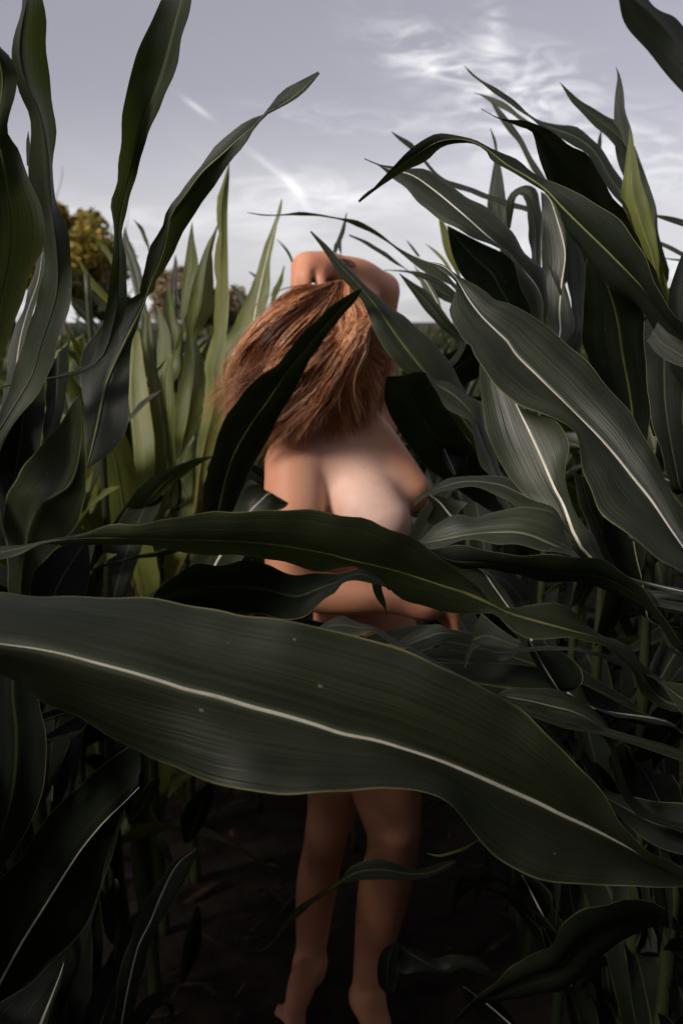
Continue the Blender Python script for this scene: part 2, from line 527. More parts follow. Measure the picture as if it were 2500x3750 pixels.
def leaf(key, A, B, d, M=None, m=0.5, tilt=0.0, fold=0.0, mat='leaf', rib='green', w=0.0022, n=44, ext=True, zdrop=0.5, bulge=0.10, ripple=0.0016, taper=False):
    """blade with two edges and a midrib, tip first; d: distance along it, tilt: one edge farther than the other,
    fold: both edges farther than the midrib (a keel towards the viewer)"""
    global LEAFN
    LEAFN += 1
    pl = PLANTS[key]
    a2 = catmull(trace(A), n); b2 = catmull(trace(B), n)
    m2 = catmull(trace(M), n) if M else a2 * (1 - m) + b2 * m
    if taper:
        k = np.sin(np.pi * np.linspace(0.02, 0.98, n))[:, None] ** 0.7
        a2 = m2 + (a2 - m2) * k; b2 = m2 + (b2 - m2) * k
    D = along(d, n); T = along(tilt, n); Fo = along(fold, n)
    A3 = np.array([P(*a2[i], D[i] + T[i] + Fo[i]) for i in range(n)])
    B3 = np.array([P(*b2[i], D[i] - T[i] + Fo[i]) for i in range(n)])
    M3 = np.array([P(*m2[i], D[i]) for i in range(n)])
    if ext:                                   # carry the blade on to its stalk
        pth = pl['path']
        p0 = M3[-1]; hd = math.hypot(p0[0] - pl['x'], p0[1] - pl['y'])
        z = min(max(p0[2] - zdrop * hd, 0.15), pth[-1][2] - 0.03)
        q = np.array([np.interp(z, pth[:, 2], pth[:, 0]), np.interp(z, pth[:, 2], pth[:, 1]), z])
        L = np.linalg.norm(q - p0)
        tg = M3[-1] - M3[-4]; tg /= np.linalg.norm(tg) + 1e-9
        c1 = p0 + tg * L * 0.4; c2 = q + np.array((0, 0, 1)) * L * 0.25 + (p0 - q) * 0.15
        ts = np.linspace(0, 1, 13)[1:]
        E = np.array([(1 - t) ** 3 * p0 + 3 * (1 - t) ** 2 * t * c1 + 3 * (1 - t) * t * t * c2 + t ** 3 * q for t in ts])
        sa = A3[-1] - p0; sb = B3[-1] - p0
        side1 = np.cross((q - p0) / (L + 1e-9), (0, 0, 1.0)); ln = np.linalg.norm(side1)
        side1 = side1 / ln if ln > 1e-3 else np.array((1.0, 0, 0))
        if np.dot(side1, sb - sa) < 0:
            side1 = -side1
        k = (ts ** 0.8)[:, None]
        A3 = np.vstack([A3, E + sa * (1 - k) - side1 * 0.014 * k]); B3 = np.vstack([B3, E + sb * (1 - k) + side1 * 0.014 * k])
        M3 = np.vstack([M3, E])
    base = np.array((pl['x'], pl['y'], 0))
    V, UV, F, s = ribbon(A3 - base, M3 - base, B3 - base, 5, bulge, ripple, LEAFN * 0.37)
    o = mesh_obj('leaf', V, F, MAT[mat], pl['e'], UV)
    if rib:
        Vr, Fr = rib_geo(M3 - base, A3 - base, B3 - base, 0.0003, w)
        mesh_obj('midrib', Vr, Fr, MAT[RIB[rib]], o)
    return o


# rows run away from the camera at either side of the path
plant('l1', -0.44, 0.80, 1.75, 'corn plant with dark wavy leaf cut off by left picture edge')
plant('l2', -0.45, 0.98, 1.85, 'corn plant with twisted upright leaf in top left corner')
plant('l3', -0.43, 1.18, 1.90, 'corn plant with tall dark upright leaf left of centre, cut by top edge')
plant('l4', -0.45, 1.36, 1.80, 'corn plant whose slender twisted leaf arches up right towards a thin pointed tip')
plant('l5', -0.44, 0.62, 1.55, 'corn plant with long black leaf and bright midrib in bottom left corner')
plant('l6', -0.46, 1.58, 1.75, 'corn plant with dark leaf crossing the auburn hair')
plant('l7', -0.44, 1.80, 1.60, 'corn plant with small folded pale leaf beside the arm of the person')
plant('l8', -0.43, 2.02, 1.5, 'corn plant with tall yellow green spear leaves left of the person')
plant('l9', -0.45, 2.26, 1.5, 'corn plant with broad drooping yellow green blade left of the dark arching leaf')
plant('l10', -0.40, 2.50, 1.5, 'corn plant with pale spear leaf and bright midrib right beside the hair')
plant('l11', -0.46, 2.78, 1.60, 'corn plant with small curved leaf tips in front of the golden tree')
plant('r1', 0.44, 0.58, 1.50, 'corn plant with huge blurred leaf sweeping across lower half of picture')
plant('r2', 0.43, 0.82, 1.70, 'corn plant with sharp broad grey green leaf and white midrib at right')
plant('r3', 0.45, 1.02, 1.65, 'corn plant with long dark leaf crossing in front of the torso')
plant('r4', 0.44, 1.20, 1.5, 'corn plant with dark leaf arching left to a hooked tip against the sky')
plant('r5', 0.46, 0.66, 1.95, 'corn plant with dark leaf in top right corner')
plant('r6', 0.45, 1.40, 1.5, 'corn plant with pale grey green leaf hanging left under the hooked leaf')
plant('r7', 0.44, 1.62, 1.5, 'corn plant with yellow green upright spears near right edge')
plant('r8', 0.45, 1.84, 1.5, 'corn plant with narrow leaf crossing in front of the raised forearm')
plant('r9', 0.43, 2.08, 1.5, 'corn plant with long thin leaf reaching left above the raised arm')
plant('r10', 0.45, 2.32, 1.5, 'corn plant with slim pointed leaves against the bright sky at right')
plant('r11', 0.44, 0.92, 1.30, 'corn plant with glossy curled leaves in the dark lower right')

# --- left side, near
leaf('l1', 'px -30,90 c1 0,200 50,260 80,340 75,430 45,530 38,610 90,690 120,760 150,860 190,960 203,1050 185,1170 140,1290 80,1440 20,1600 px -20,1420',
     'px -60,90 -60,200 -55,300 -60,430 -75,560 -90,700 -100,850 -95,1000 -90,1200 -85,1420', [.78, .82, .87, .90, .92], m=.45, tilt=[.01, -.02, .03, .035, .02], fold=.01, mat='leaf', rib='green', w=.002)
leaf('l2', 'c1 110,-60 90,60 60,180 52,270 80,360 105,450 132,540 140,640 126,730 140,830 170,950 192,1100 200,1260 170,1390 105,1568 c3 60,180 0,330 -40,420',
     'c1 185,-60 210,130 235,380 248,560 250,700 252,860 268,940 300,1030 325,1180 330,1330 300,1480 268,1580 c3 240,110 150,270 60,390 -20,480',
     [.92, .96, 1.0, 1.02, 1.04, 1.04], M='c1 140,-60 100,130 92,250 130,400 180,500 212,640 225,760 232,900 250,1050 265,1200 262,1340 230,1460 190,1580 c3 150,150 70,290 -30,450',
     tilt=[-.01, -.02, .0, .015, .01], fold=[.02, .03, .02, -.005, .005], mat='leaf', rib='dark', w=.0016)
leaf('l3', 'c1 765,-60 700,90 630,240 598,360 567,500 550,650 547,800 540,850 512,940 516,1040 525,1135 510,1250 492,1400 470,1510 455,1570',
     'c1 900,-60 855,80 835,160 825,230 815,310 798,372 740,470 700,560 680,610 650,720 612,860 582,990 562,1100 572,1190 585,1290 583,1400 560,1490 545,1570',
     [1.04, 1.07, 1.10, 1.13, 1.16, 1.18], M='c1 850,-60 810,90 770,250 735,370 690,490 650,600 610,740 575,880 552,980 545,1080 548,1180 545,1300 535,1420 500,1570',
     tilt=[.01, .015, .0, -.03, -.02, .01], fold=[-.005, -.02, -.02, .01, .005], mat='leaf', rib='dark', w=.0012)
leaf('l4', 'c1 1462,327 1385,368 1300,420 1240,475 1200,522 1150,545 1085,585 1010,660 900,780 830,880 772,960 745,1045 690,1130 662,1250 640,1350 f 330,668 280,700 230,750 195,800 185,840 188,900 195,960 198,1010 200,1075',
     'c1 1460,330 1415,395 1390,430 1310,480 1235,522 1150,610 1128,660 1060,740 960,890 880,1010 800,1140 770,1210 755,1250 715,1300 f 360,660 335,690 305,780 297,870 296,960 285,1000 250,1040 205,1080',
     [1.16, 1.18, 1.2, 1.22, 1.23, 1.22, 1.16], M='c1 1461,329 1400,400 1340,450 1270,495 1215,522 1165,580 1110,625 1030,700 930,790 850,900 790,985 775,1060 755,1150 730,1220 690,1310 f 330,700 285,790 245,880 225,970 202,1070',
     tilt=[.01, .02, -.01, -.02, .02, .02], fold=[-.01, .012, .015, .01, .0], mat='leaf', rib='green', w=.002, ext=False)
leaf('l4', 'c3 365,250 260,392 120,565 35,695 22,800 25,880 30,960 40,1080 55,1200', 'c3 374,280 383,450 395,600 388,730 350,850 265,945 160,1062 138,1160 135,1230',
     [1.02, 1.04, 1.08, 1.12, 1.16], M='c3 372,290 376,440 345,610 310,672 185,748 130,850 118,930 100,1080 95,1210', tilt=[.01, .03, .03, .0], fold=[.0, .03, .03, .01], mat='leaf', rib=None)
leaf('l1', 'c3 205,140 215,300 192,440 186,500 160,620 120,760', 'c3 330,-40 306,150 298,280 262,400 196,500 180,640 150,780', [1.3, 1.25, 1.2], tilt=[.02, .03], fold=-.01, mat='leaf_shaded', rib=None, ext=False)
leaf('l2', 'c1 195,1150 150,1290 90,1450 55,1568 c3 15,250 0,330 -40,480', 'c1 198,1165 198,1300 160,1420 130,1560 c3 95,300 60,380 10,480', [1.35, 1.3, 1.2], tilt=[.02, .03], mat='leaf_grey', rib='pale', w=.0015)
leaf('l2', 'c1 130,602 122,650 124,760', 'c1 132,602 142,680 145,770', [1.3, 1.3], mat='leaf', rib=None, n=10, ext=False)
leaf('l3', 'c3 410,930 260,950 150,1070 140,1160 120,1300', 'c3 405,900 415,1060 390,1160 330,1300 260,1420', [1.25, 1.2, 1.15], tilt=[.0, .03], mat='leaf_shaded', rib='dark')
leaf('l1', 'c3 30,250 0,440 -20,600 5,800 30,980 45,1160 60,1300', 'c3 210,160 205,300 190,480 130,700 150,940 140,1100 150,1300', [1.22, 1.2, 1.2], tilt=[.0, .02], mat='leaf_shaded', rib='dark', ext=False)

# --- yellow-green spears left of the person
Y = dict(mat='leaf_yellow', rib='green', n=30)
leaf('l8', 'c1 882,1018 862,1120 842,1250 830,1400 832,1568 c3 735,160 760,420 790,700', 'c1 884,1018 893,1100 908,1180 912,1230 892,1300 862,1420 c3 800,60 800,300 800,440 820,700', [2.25, 2.2, 2.1], tilt=[0, .02], w=.0018, **Y)
leaf('l8', 'c1 1052,745 1038,790 1006,880 995,980 1000,1070 985,1200 990,1330 985,1450 970,1568 c3 945,100 940,300 912,420 892,780', 'c1 1053,750 1052,840 1045,1000 1048,1200 1051,1400 1040,1568 c3 1025,150 1038,320 1010,440 945,600 905,790', [2.1, 2.08, 2.02, 2.0], m=.4, tilt=[0, .02, .0], fold=.01, w=.0016, **Y)
leaf('l8', 'c1 1000,1025 935,1160 892,1280 862,1420 852,1568 c3 840,120 805,300 800,420 826,532 850,700', 'c1 1002,1035 975,1180 982,1300 978,1420 c3 905,0 935,90 940,220 920,370 880,450 830,536 860,700', [2.2, 2.15, 2.05, 2.02], tilt=[.0, -.02, .02], fold=.01, w=.0015, **Y)
leaf('l10', 'c1 1293,908 1262,1010 1222,1110 1190,1210 1150,1330 1100,1430 1058,1530 c3 1000,0 960,250', 'c1 1295,910 1278,1010 1258,1110 1242,1200 1240,1300 1232,1380 1205,1450 1165,1560 c3 1090,100 1040,260', [2.6, 2.55, 2.5], M='c1 1294,909 1268,1020 1242,1120 1215,1230 1185,1370 1150,1520 c3 1080,40 1000,255', tilt=[0, .02], mat='leaf_yellow', rib='pale', w=.0034, n=30)
leaf('l10', 'c1 1305,1220 1280,1280 1255,1330 1240,1400', 'c1 1306,1222 1300,1290 1275,1350 1262,1400', [2.7, 2.6], tilt=.01, w=.001, ext=False, mat='leaf_yellow', rib=None, n=14)
leaf('l10', 'c1 1272,1100 1310,1150 1340,1210 1352,1260', 'c1 1275,1100 1325,1150 1352,1215 1360,1260', [2.6, 2.6], mat='leaf', rib=None, n=12, ext=False)
leaf('l9', 'c1 600,1520 c3 603,30 588,150 592,330 606,500 617,700 632,860 650,1000', 'c1 640,1520 c3 655,60 678,220 696,350 711,500 706,650 692,830 690,1000', [2.2, 2.1, 2.05], M='c1 610,1520 c3 605,60 590,200 594,400 608,560 620,720 634,860 655,1000', tilt=[0, .025], w=.0018, **Y)
leaf('l9', 'c1 660,1450 c3 645,0 665,110 700,300 712,500 708,680 702,800 700,950', 'c1 690,1430 c3 702,0 732,180 771,400 771,540 742,680 708,800 715,950', [2.25, 2.15, 2.1], tilt=[0, -.02, .02], w=.0015, **Y)
leaf('l9', 'c1 720,1400 730,1500 c3 720,60 740,250 770,430 790,620', 'c1 722,1398 770,1500 c3 790,30 802,300 800,430 810,620', [2.4, 2.3, 2.2], tilt=[0, .02], w=.0016, **Y)
leaf('l9', 'c1 768,1300 750,1420 745,1568 c3 740,120', 'c1 772,1300 800,1420 826,1500 832,1568 c3 830,120', [2.5, 2.4], tilt=.015, w=.0014, **Y)
leaf('l8', 'c3 398,640 400,720 430,860 480,1000', 'c3 440,560 520,700 575,830 620,1000', [2.1, 2.05], tilt=.02, w=.0014, **Y)
leaf('l8', 'c3 480,540 530,660 590,800 640,960', 'c3 545,430 585,640 640,800 690,960', [2.2, 2.1], tilt=.02, w=.0014, **Y)
leaf('l9', 'c3 570,880 600,1050 640,1175 680,1320', 'c3 690,900 725,1030 735,1090 720,1320', [2.0, 2.0], M='c3 585,880 610,1050 645,1175 700,1320', tilt=.02, w=.0018, **Y)
leaf('l8', 'c3 770,900 755,1020 750,1100 740,1250', 'c3 880,920 850,1000 800,1100 770,1250', [2.05, 2.0], tilt=.02, w=.0014, **Y)
leaf('l9', 'c3 790,560 770,640 780,780 800,900', 'c3 905,420 915,500 905,700 890,900', [2.3, 2.2], M='c3 905,420 908,520 900,700 870,900', tilt=.02, w=.0018, **Y)
G = dict(mat='leaf_grey', rib='pale', n=24)
leaf('l11', 'c1 575,1045 556,1110 580,1200 620,1350 640,1500', 'c1 577,1045 602,1120 652,1250 660,1340 700,1500', [2.5, 2.4], tilt=.015, w=.001, mat='leaf_grey', rib='green', n=24)
leaf('l11', 'c1 611,1008 640,1050 664,1110 680,1150 700,1300', 'c1 613,1008 655,1045 684,1115 690,1150 720,1300', [2.7, 2.6], tilt=.01, mat='leaf', rib=None, n=18, ext=False)
leaf('l11', 'c1 365,1203 400,1290 440,1370 492,1425 540,1540', 'c1 368,1203 430,1280 480,1340 510,1380 580,1500', [2.6, 2.6], tilt=.02, mat='leaf_yellow', rib='green', w=.001, n=18)
leaf('l11', 'c1 395,1080 440,1110 490,1170 520,1240 530,1350', 'c1 398,1078 455,1100 505,1155 535,1220 560,1350', [2.8, 2.7], tilt=.01, mat='leaf_yellow', rib=None, n=18, ext=False)
leaf('l11', 'c1 322,1300 370,1330 420,1370 480,1430 520,1560', 'c1 325,1296 380,1312 440,1345 492,1395 560,1540', [2.5, 2.5], tilt=.015, mat='leaf', rib='green', w=.001, n=18)
leaf('l11', 'c1 325,1400 360,1440 420,1520 450,1600', 'c1 328,1360 380,1400 440,1480 490,1600', [2.4, 2.4], tilt=.02, mat='leaf_grey', rib=None, n=16, ext=False)
leaf('l11', 'c1 700,1420 720,1480 760,1568', 'c1 705,1415 745,1480 800,1568', [2.9, 2.8], tilt=.01, mat='leaf_grey', rib=None, n=12, ext=False)
leaf('l10', 'c1 1055,1310 1085,1350 1110,1400 1130,1480', 'c1 1060,1306 1100,1335 1125,1385 1150,1470', [3.0, 2.9], tilt=.01, mat='leaf_grey', rib=None, n=12, ext=False)
leaf('l10', 'c1 1140,1248 1165,1270 1190,1300', 'c1 1142,1246 1175,1262 1205,1295', [3.0, 3.0], mat='leaf', rib=None, n=8, ext=False)
leaf('l9', 'c1 805,1170 795,1230 785,1300 790,1400', 'c1 808,1170 818,1230 815,1320 830,1400', [2.9, 2.8], mat='leaf_grey', rib=None, n=12, ext=False)

# --- dark leaf across the hair, and leaves in front of the torso
leaf('l6', 'c7 905,318 830,360 760,400 640,500 530,620 430,740 290,850 200,950 120,1060 60,1220 10,1400 -20,1600', 'c7 905,322 860,395 765,515 685,610 605,735 540,865 455,1010 360,1190 270,1360 215,1480 165,1640',
     [1.46, 1.53, 1.60, 1.66], M='c7 905,320 800,420 700,530 590,660 480,795 370,960 260,1115 150,1320 80,1600', tilt=[-.01, -.02, -.02], mat='leaf_shaded', rib='green', w=.002)
leaf('l7', 'c3 1322,744 1290,722 1230,690 1172,655 1140,665 1102,710 1070,780 985,880 900,990 850,1060', 'c3 1323,746 1318,757 1290,772 1250,780 1235,800 1215,830 1180,890 1110,1000 1080,1070', [1.62, 1.6, 1.6, 1.62], M='c3 1323,745 1290,728 1240,697 1200,730 1150,780 1090,870 1010,990 970,1065', tilt=[.0, .02, .02], fold=-.01, mat='leaf_grey', rib='pale', w=.0028, n=40)
leaf('r3', 'c3 -30,942 120,930 192,918 290,900 395,880 480,850 620,842 750,815 900,797 1100,780 1250,771 1400,776 1540,797 c4 0,800 110,810 200,850 300,890 360,930 430,980 520,1040 600,1110 680,1190 740,1225 780,1232 860,1210 940,1203 1010,1215 1080,1250 1140,1310 1192,1362 1260,1375 1330,1425 1400,1500 1470,1580',
     'c3 -30,1012 0,1008 100,975 190,932 290,938 400,932 580,932 750,936 870,968 1000,978 1120,982 1300,1000 1500,1060 c4 60,1010 140,1040 210,1120 300,1195 400,1230 560,1252 700,1250 740,1282 800,1332 860,1366 960,1366 1070,1370 1150,1375 1200,1390 1270,1450 1340,1540 1380,1620',
     [.98, .96, .92, .9, .9, .92, .95, 1.0], M='c3 -30,975 100,950 192,925 395,905 820,912 1100,920 1300,940 1540,985 c4 0,995 150,1030 300,1070 450,1120 600,1170 700,1215 760,1245 900,1288 1050,1330 1180,1368 1250,1410 1330,1480 1420,1600',
     tilt=[.02, -.012, -.045, -.05, -.045, .01, .035, .02], fold=[0, .008, .012, .01, 0], mat='leaf', rib='green', w=.0024, n=70)
leaf('l6', 'c4 225,1140 208,1103 150,1050 105,1028 60,1045 0,1065 c3 1450,1067 1350,1073 1290,1060 1220,1025 1140,1008 1040,1013 960,1020 860,1050 740,1130 680,1178 600,1260', 'c4 225,1142 200,1128 100,1113 0,1108 c3 1530,1150 1500,1172 1440,1232 1390,1268 1300,1270 1180,1262 1000,1240 850,1230 700,1230 620,1290',
     [1.12, 1.1, 1.08, 1.1], tilt=[.02, .01, -.05, -.06], mat='leaf_shaded', rib=None, n=50, ripple=.003)
leaf('l6', 'c4 204,1260 195,1225 160,1180 140,1120 150,1060', 'c4 206,1260 203,1200 185,1130 190,1060', [1.2, 1.15], mat='leaf', rib=None, n=14, ext=False)
leaf('r11', 'c4 -120,1330 -60,1280 0,1258 80,1290 160,1325 230,1370 312,1402 400,1450', 'c4 -120,1335 -40,1340 60,1352 140,1330 200,1360 260,1400 310,1420 390,1490', [.98, .95, .95], tilt=[.02, .02], mat='leaf', rib=None, n=26)
leaf('r11', 'c4 265,1375 320,1340 400,1305 450,1303 520,1338 565,1352 640,1385 750,1400 818,1416', 'c4 308,1428 390,1412 480,1378 560,1362 600,1380 640,1402 720,1462 760,1458 816,1424', [1.05, 1.05, 1.05], tilt=[.02, .0, .02], mat='leaf', rib=None, n=30)
leaf('r3', 'c4 640,1250 690,1290 740,1330 820,1380', 'c4 560,1500 620,1400 700,1400 800,1420', [1.2, 1.15], mat='leaf_shaded', rib=None, n=14, ext=False)

# --- the big blurred blade right in front of the camera
leaf('r1', 'c3 -60,1164 0,1162 160,1162 360,1168 550,1178 720,1190 870,1210 1000,1230 1100,1255 1250,1270 1400,1300 1540,1330 c4 130,1370 320,1430 450,1490 560,1540 c6 610,0 720,65 830,130 920,210 980,270 1060,355 1140,440 1210,530 1300,660 1400,765 1500,830 1600,880',
     'c3 -60,1520 c5 50,-20 250,110 400,190 520,262 600,302 700,345 800,378 880,422 960,457 1060,481 1200,502 1350,516 1540,503 c6 150,485 300,482 360,495 450,540 520,590 570,640 630,720 700,790 780,845 850,886 950,915 1080,925 1250,931 1400,942 1600,944',
     [.62, .62, .63, .65, .68, .72], M='c3 -60,1378 0,1390 150,1410 300,1440 450,1480 600,1520 760,1568 c5 850,30 1000,65 1150,110 1300,150 1450,195 1568,235 c6 150,265 300,310 450,360 600,420 750,485 900,550 1000,600 1150,668 1300,745 1400,802 1500,862 1600,925',
     tilt=[.01, .01, .03, .03, .01, .0, .0], fold=[.075, .055, .0, -.014, -.02, -.03, -.03], mat='leaf', rib='pale', w=.0034, n=80, bulge=.08)

# --- right side
leaf('r5', 'c2 1262,-80 1270,0 1285,80 1310,130 1400,230 1480,330 1580,440 1680,560', 'c2 1400,-80 1425,0 1460,55 1520,90 1580,140 1700,250', [.72, .72, .7], M='c2 1310,-80 1345,-5 1400,40 1470,110 1535,190 1600,270 1690,400', tilt=[-.02, -.02], fold=[.02, .02], mat='leaf', rib=None, n=30)
leaf('r4', 'c2 76,922 130,880 220,780 290,710 380,640 440,613 520,620 600,645 660,672 720,690 800,725 880,790 930,822 1050,870 1200,960 1300,1030 1340,1080 1400,1200 1440,1320 1490,1400 1568,1470 1650,1560', 'c2 78,924 160,862 240,812 330,762 400,722 460,682 540,661 600,658 660,690 690,740 740,770 800,800 880,850 940,890 1000,970 1050,1080 1130,1200 1220,1310 1330,1372 1390,1450 1460,1568 1520,1700',
     [1.12, 1.1, 1.08, 1.05, 1.0, .98], M='c2 77,923 145,872 230,796 310,735 390,680 450,650 530,640 600,651 660,680 705,715 770,765 850,810 935,870 1010,950 1090,1030 1250,1185 1400,1340 1568,1550 1610,1640', tilt=[-.01, -.02, .02, -.02, -.05, -.05], fold=[.01, .01, .0, .0], mat='leaf_shaded', rib='green', w=.0022, n=64)
leaf('r6', 'c2 640,496 700,530 780,552 860,562 940,590 1050,660 1130,720 1200,830 1290,960 1340,1060 1420,1200 1492,1392 1540,1500', 'c2 643,503 720,545 800,572 868,602 888,670 925,780 960,850 1040,890 1100,960 1180,1040 1280,1130 1380,1280 1470,1400 1500,1500',
     [1.12, 1.18, 1.26, 1.32], m=.42, tilt=[0, -.04, -.04], mat='leaf_shaded', rib='dark', w=.0016, n=44)
leaf('r7', 'c2 561,299 640,365 720,410 800,470 900,550 1000,573 1080,590 1160,640 1220,720 1260,800 1297,850 1350,1000', 'c2 563,302 590,340 680,410 760,470 840,530 930,592 1050,662 1130,722 1200,832 1290,955 1340,1060', [1.55, 1.52, 1.5], tilt=[0, .02, .02], mat='leaf', rib='green', w=.0014, n=36)
leaf('r10', 'c2 604,424 680,442 760,478 815,525 880,570', 'c2 606,427 640,440 700,482 770,518 850,580', [2.0, 1.95], mat='leaf', rib=None, n=16, ext=False)
leaf('r10', 'c2 676,452 730,505 790,578 832,640 872,720 912,780 940,826 1000,950', 'c2 678,456 715,530 765,605 808,652 848,732 880,792 910,824 960,960', [1.95, 1.9], mat='leaf', rib=None, n=24)
leaf('r7', 'c2 999,374 1060,430 1140,488 1220,538 1290,578 1330,640 1370,740', 'c2 1001,378 1055,470 1145,560 1220,635 1275,700 1320,780 1350,860', [1.6, 1.58], tilt=[0, .02], mat='leaf', rib='dark', w=.001, n=24)
leaf('r7', 'c2 1258,306 1266,350 1255,430 1249,540 1253,660 1265,740 1300,830 1360,1000 1420,1150', 'c2 1260,306 1278,345 1296,430 1302,510 1332,600 1347,690 1392,800 1442,950 1462,1100 1490,1200', [1.6, 1.58, 1.55], tilt=[0, .015], mat='leaf', rib='dark', w=.001, n=30)
leaf('r7', 'c2 1322,585 1302,750 1284,930 1335,1075 1395,1175 1440,1330', 'c2 1325,585 1348,700 1374,830 1412,940 1442,1080 1455,1190 1470,1330', [1.5, 1.48, 1.46], tilt=[0, .02], w=.0015, mat='leaf_yellow', rib='green', n=28)
leaf('r7', 'c2 1405,908 1398,1000 1418,1150 1450,1290 1480,1400', 'c2 1407,908 1422,980 1455,1150 1495,1335 1505,1400', [1.48, 1.46], tilt=[0, .02], w=.0012, mat='leaf_yellow', rib=None, n=22)
leaf('r10', 'c2 1190,598 1176,640 1170,720 1175,800', 'c2 1192,598 1194,640 1192,720 1200,800', [2.1, 2.1], mat='leaf', rib=None, n=10, ext=False)
leaf('r8', 'c2 229,604 290,638 335,672 390,740 480,828 560,850 680,892 780,930 900,960', 'c2 231,607 260,640 325,690 380,755 440,815 500,850 575,885 680,922 780,950 900,1000', [1.75, 1.7], tilt=[.01, .02], mat='leaf', rib='dark', w=.001, n=30)
leaf('r10', 'c2 679,584 694,640 704,700 690,800 675,880 669,960 690,1040 720,1130', 'c2 681,584 710,645 716,700 732,770 746,850 757,950 765,1040 790,1130', [1.9, 1.88], tilt=[0, .01], mat='leaf', rib='dark', w=.0012, n=28)
leaf('r6', 'c2 104,730 150,748 185,760 225,760 300,770 400,790 470,830 560,890 640,940 700,990 780,1060 840,1150 880,1190 920,1240 946,1380 945,1480 960,1600', 'c2 106,733 150,756 200,788 240,822 305,870 368,950 450,1010 560,1060 640,1110 700,1140 770,1172 810,1270 840,1350 868,1450 880,1520 905,1620',
     [1.3, 1.25, 1.2, 1.2, 1.25], M='c2 105,731 160,755 215,775 320,803 420,870 540,970 640,1060 740,1150 830,1240 895,1320 920,1390 920,1490 935,1610', tilt=[.01, .02, .03, .02], mat='leaf_grey', rib='pale', w=.0026, n=50)
leaf('r8', 'c2 762,1060 754,940 785,882 850,847 892,866 913,930 919,1060 918,1190 925,1300', 'c2 776,1045 790,960 800,905 822,892 842,930 858,1030 863,1130 866,1190 870,1300', [1.6, 1.55, 1.5, 1.5], tilt=[0, .02, .02], mat='leaf', rib=None, n=30)
leaf('r6', 'c2 914,880 920,1000 918,1200 935,1400 945,1568 c4 640,120', 'c2 918,880 962,905 1002,1000 1029,1090 1031,1180 1022,1280 1050,1400 1072,1490 1040,1568 c4 760,120', [1.4, 1.35, 1.3], M='c2 916,880 950,905 990,1010 1024,1140 1026,1190 1010,1300 1000,1420 990,1568 c4 700,120', tilt=[0, .02], mat='leaf_grey', rib='pale', w=.0016, n=34, ext=False)
leaf('r6', 'c2 1010,960 1060,1050 1100,1150 1121,1250 1116,1400 1100,1568 c4 1060,150', 'c2 1012,965 1038,1100 1034,1250 1050,1400 1075,1500 c4 960,100', [1.42, 1.38, 1.3], tilt=[0, .02], mat='leaf', rib='dark', w=.001, n=30, ext=False)
leaf('r8', 'c2 448,1005 460,1100 480,1180 525,1250 560,1400', 'c2 452,1003 487,1055 502,1130 532,1235 600,1400', [1.9, 1.85], tilt=.01, mat='leaf_yellow', rib=None, n=18)
leaf('r8', 'c2 484,1035 500,1130 545,1260 620,1340 700,1480 c4 400,100', 'c2 486,1035 640,1115 780,1190 815,1290 870,1450 c4 640,160', [1.58, 1.66, 1.74], tilt=[0, -.02], mat='leaf_shaded', rib='dark', w=.0018, n=28)
leaf('r8', 'c2 915,1155 950,1230 1000,1350 1060,1480 1090,1568', 'c2 917,1155 960,1225 1015,1345 1075,1470 1110,1568', [1.36, 1.34], mat='leaf', rib=None, n=16, ext=False)
# the sharp grey-green blade
leaf('r2', 'c2 405,1203 465,1214 515,1248 560,1280 610,1308 670,1348 700,1380 770,1402 870,1440 940,1490 1000,1548 c4 1020,0 1110,80 1190,170 1280,270 1330,330 1390,450 1450,550 1500,660 1540,750 1580,860 1640,980', 'c2 407,1206 450,1240 505,1280 524,1305 516,1370 500,1402 505,1450 530,1510 560,1568 c4 585,10 610,70 650,140 690,190 760,240 830,295 900,325 980,355 1030,392 1062,430 1090,500 1110,580 1150,690 1180,770 1240,840 1320,905 1400,950 1480,1010 1580,1062 1640,1100',
     [.98, .94, .92, .9, .86, .82, .78], M='c2 406,1204 470,1225 520,1270 545,1310 580,1370 640,1450 720,1530 760,1568 c4 800,60 900,160 1000,260 1100,360 1180,440 1260,530 1340,630 1420,730 1500,850 1568,950 1640,1060', tilt=[0, .02, .025, .025, .02], fold=[0, -.008, -.012, -.01], mat='leaf_grey', rib='pale', w=.0024, n=70, ripple=.002)
leaf('r3', 'c4 640,60 632,140 642,260 662,400 700,500 765,620 850,720 950,850', 'c4 760,180 800,275 880,330 990,372 1042,480 1036,560 1030,650 1060,760 1120,880', [1.2, 1.15, 1.1], M='c4 760,180 797,280 860,410 920,540 980,680 1015,745 1060,870', tilt=[.02, .02], mat='leaf_grey', rib='pale', w=.0028, n=34)
leaf('r6', 'c4 388,146 430,178 490,190 560,235 632,272 652,380 702,500 740,610 780,720', 'c4 392,150 440,240 480,310 540,342 600,372 612,470 640,580 672,615 720,720', [1.35, 1.32, 1.3], M='c4 390,148 440,200 520,250 600,340 640,440 690,560 750,720', tilt=[.01, .025], mat='leaf_grey', rib='green', w=.0014, n=30)
leaf('r6', 'c4 205,160 300,155 385,140 420,200 500,330 600,480 680,620', 'c4 205,165 195,260 230,350 300,470 420,600 560,700', [1.38, 1.48, 1.62], tilt=[0, .0], mat='leaf_shaded', rib='dark', w=.001, n=28)
leaf('r8', 'c7 606,-4 680,60 760,150 850,230 940,310 1060,430 1150,490 1280,600 1400,750 1490,900 1560,1100', 'c7 604,0 670,90 720,165 770,250 850,335 920,425 970,560 1050,700 1150,800 1260,850 1360,980 1480,1150', [1.5, 1.5, 1.48, 1.5], M='c7 605,-2 690,80 760,175 830,250 900,325 1000,450 1110,610 1250,790 1400,960 1520,1130', tilt=[.01, .02, .01], fold=.01, mat='leaf', rib='green', w=.002, n=40)
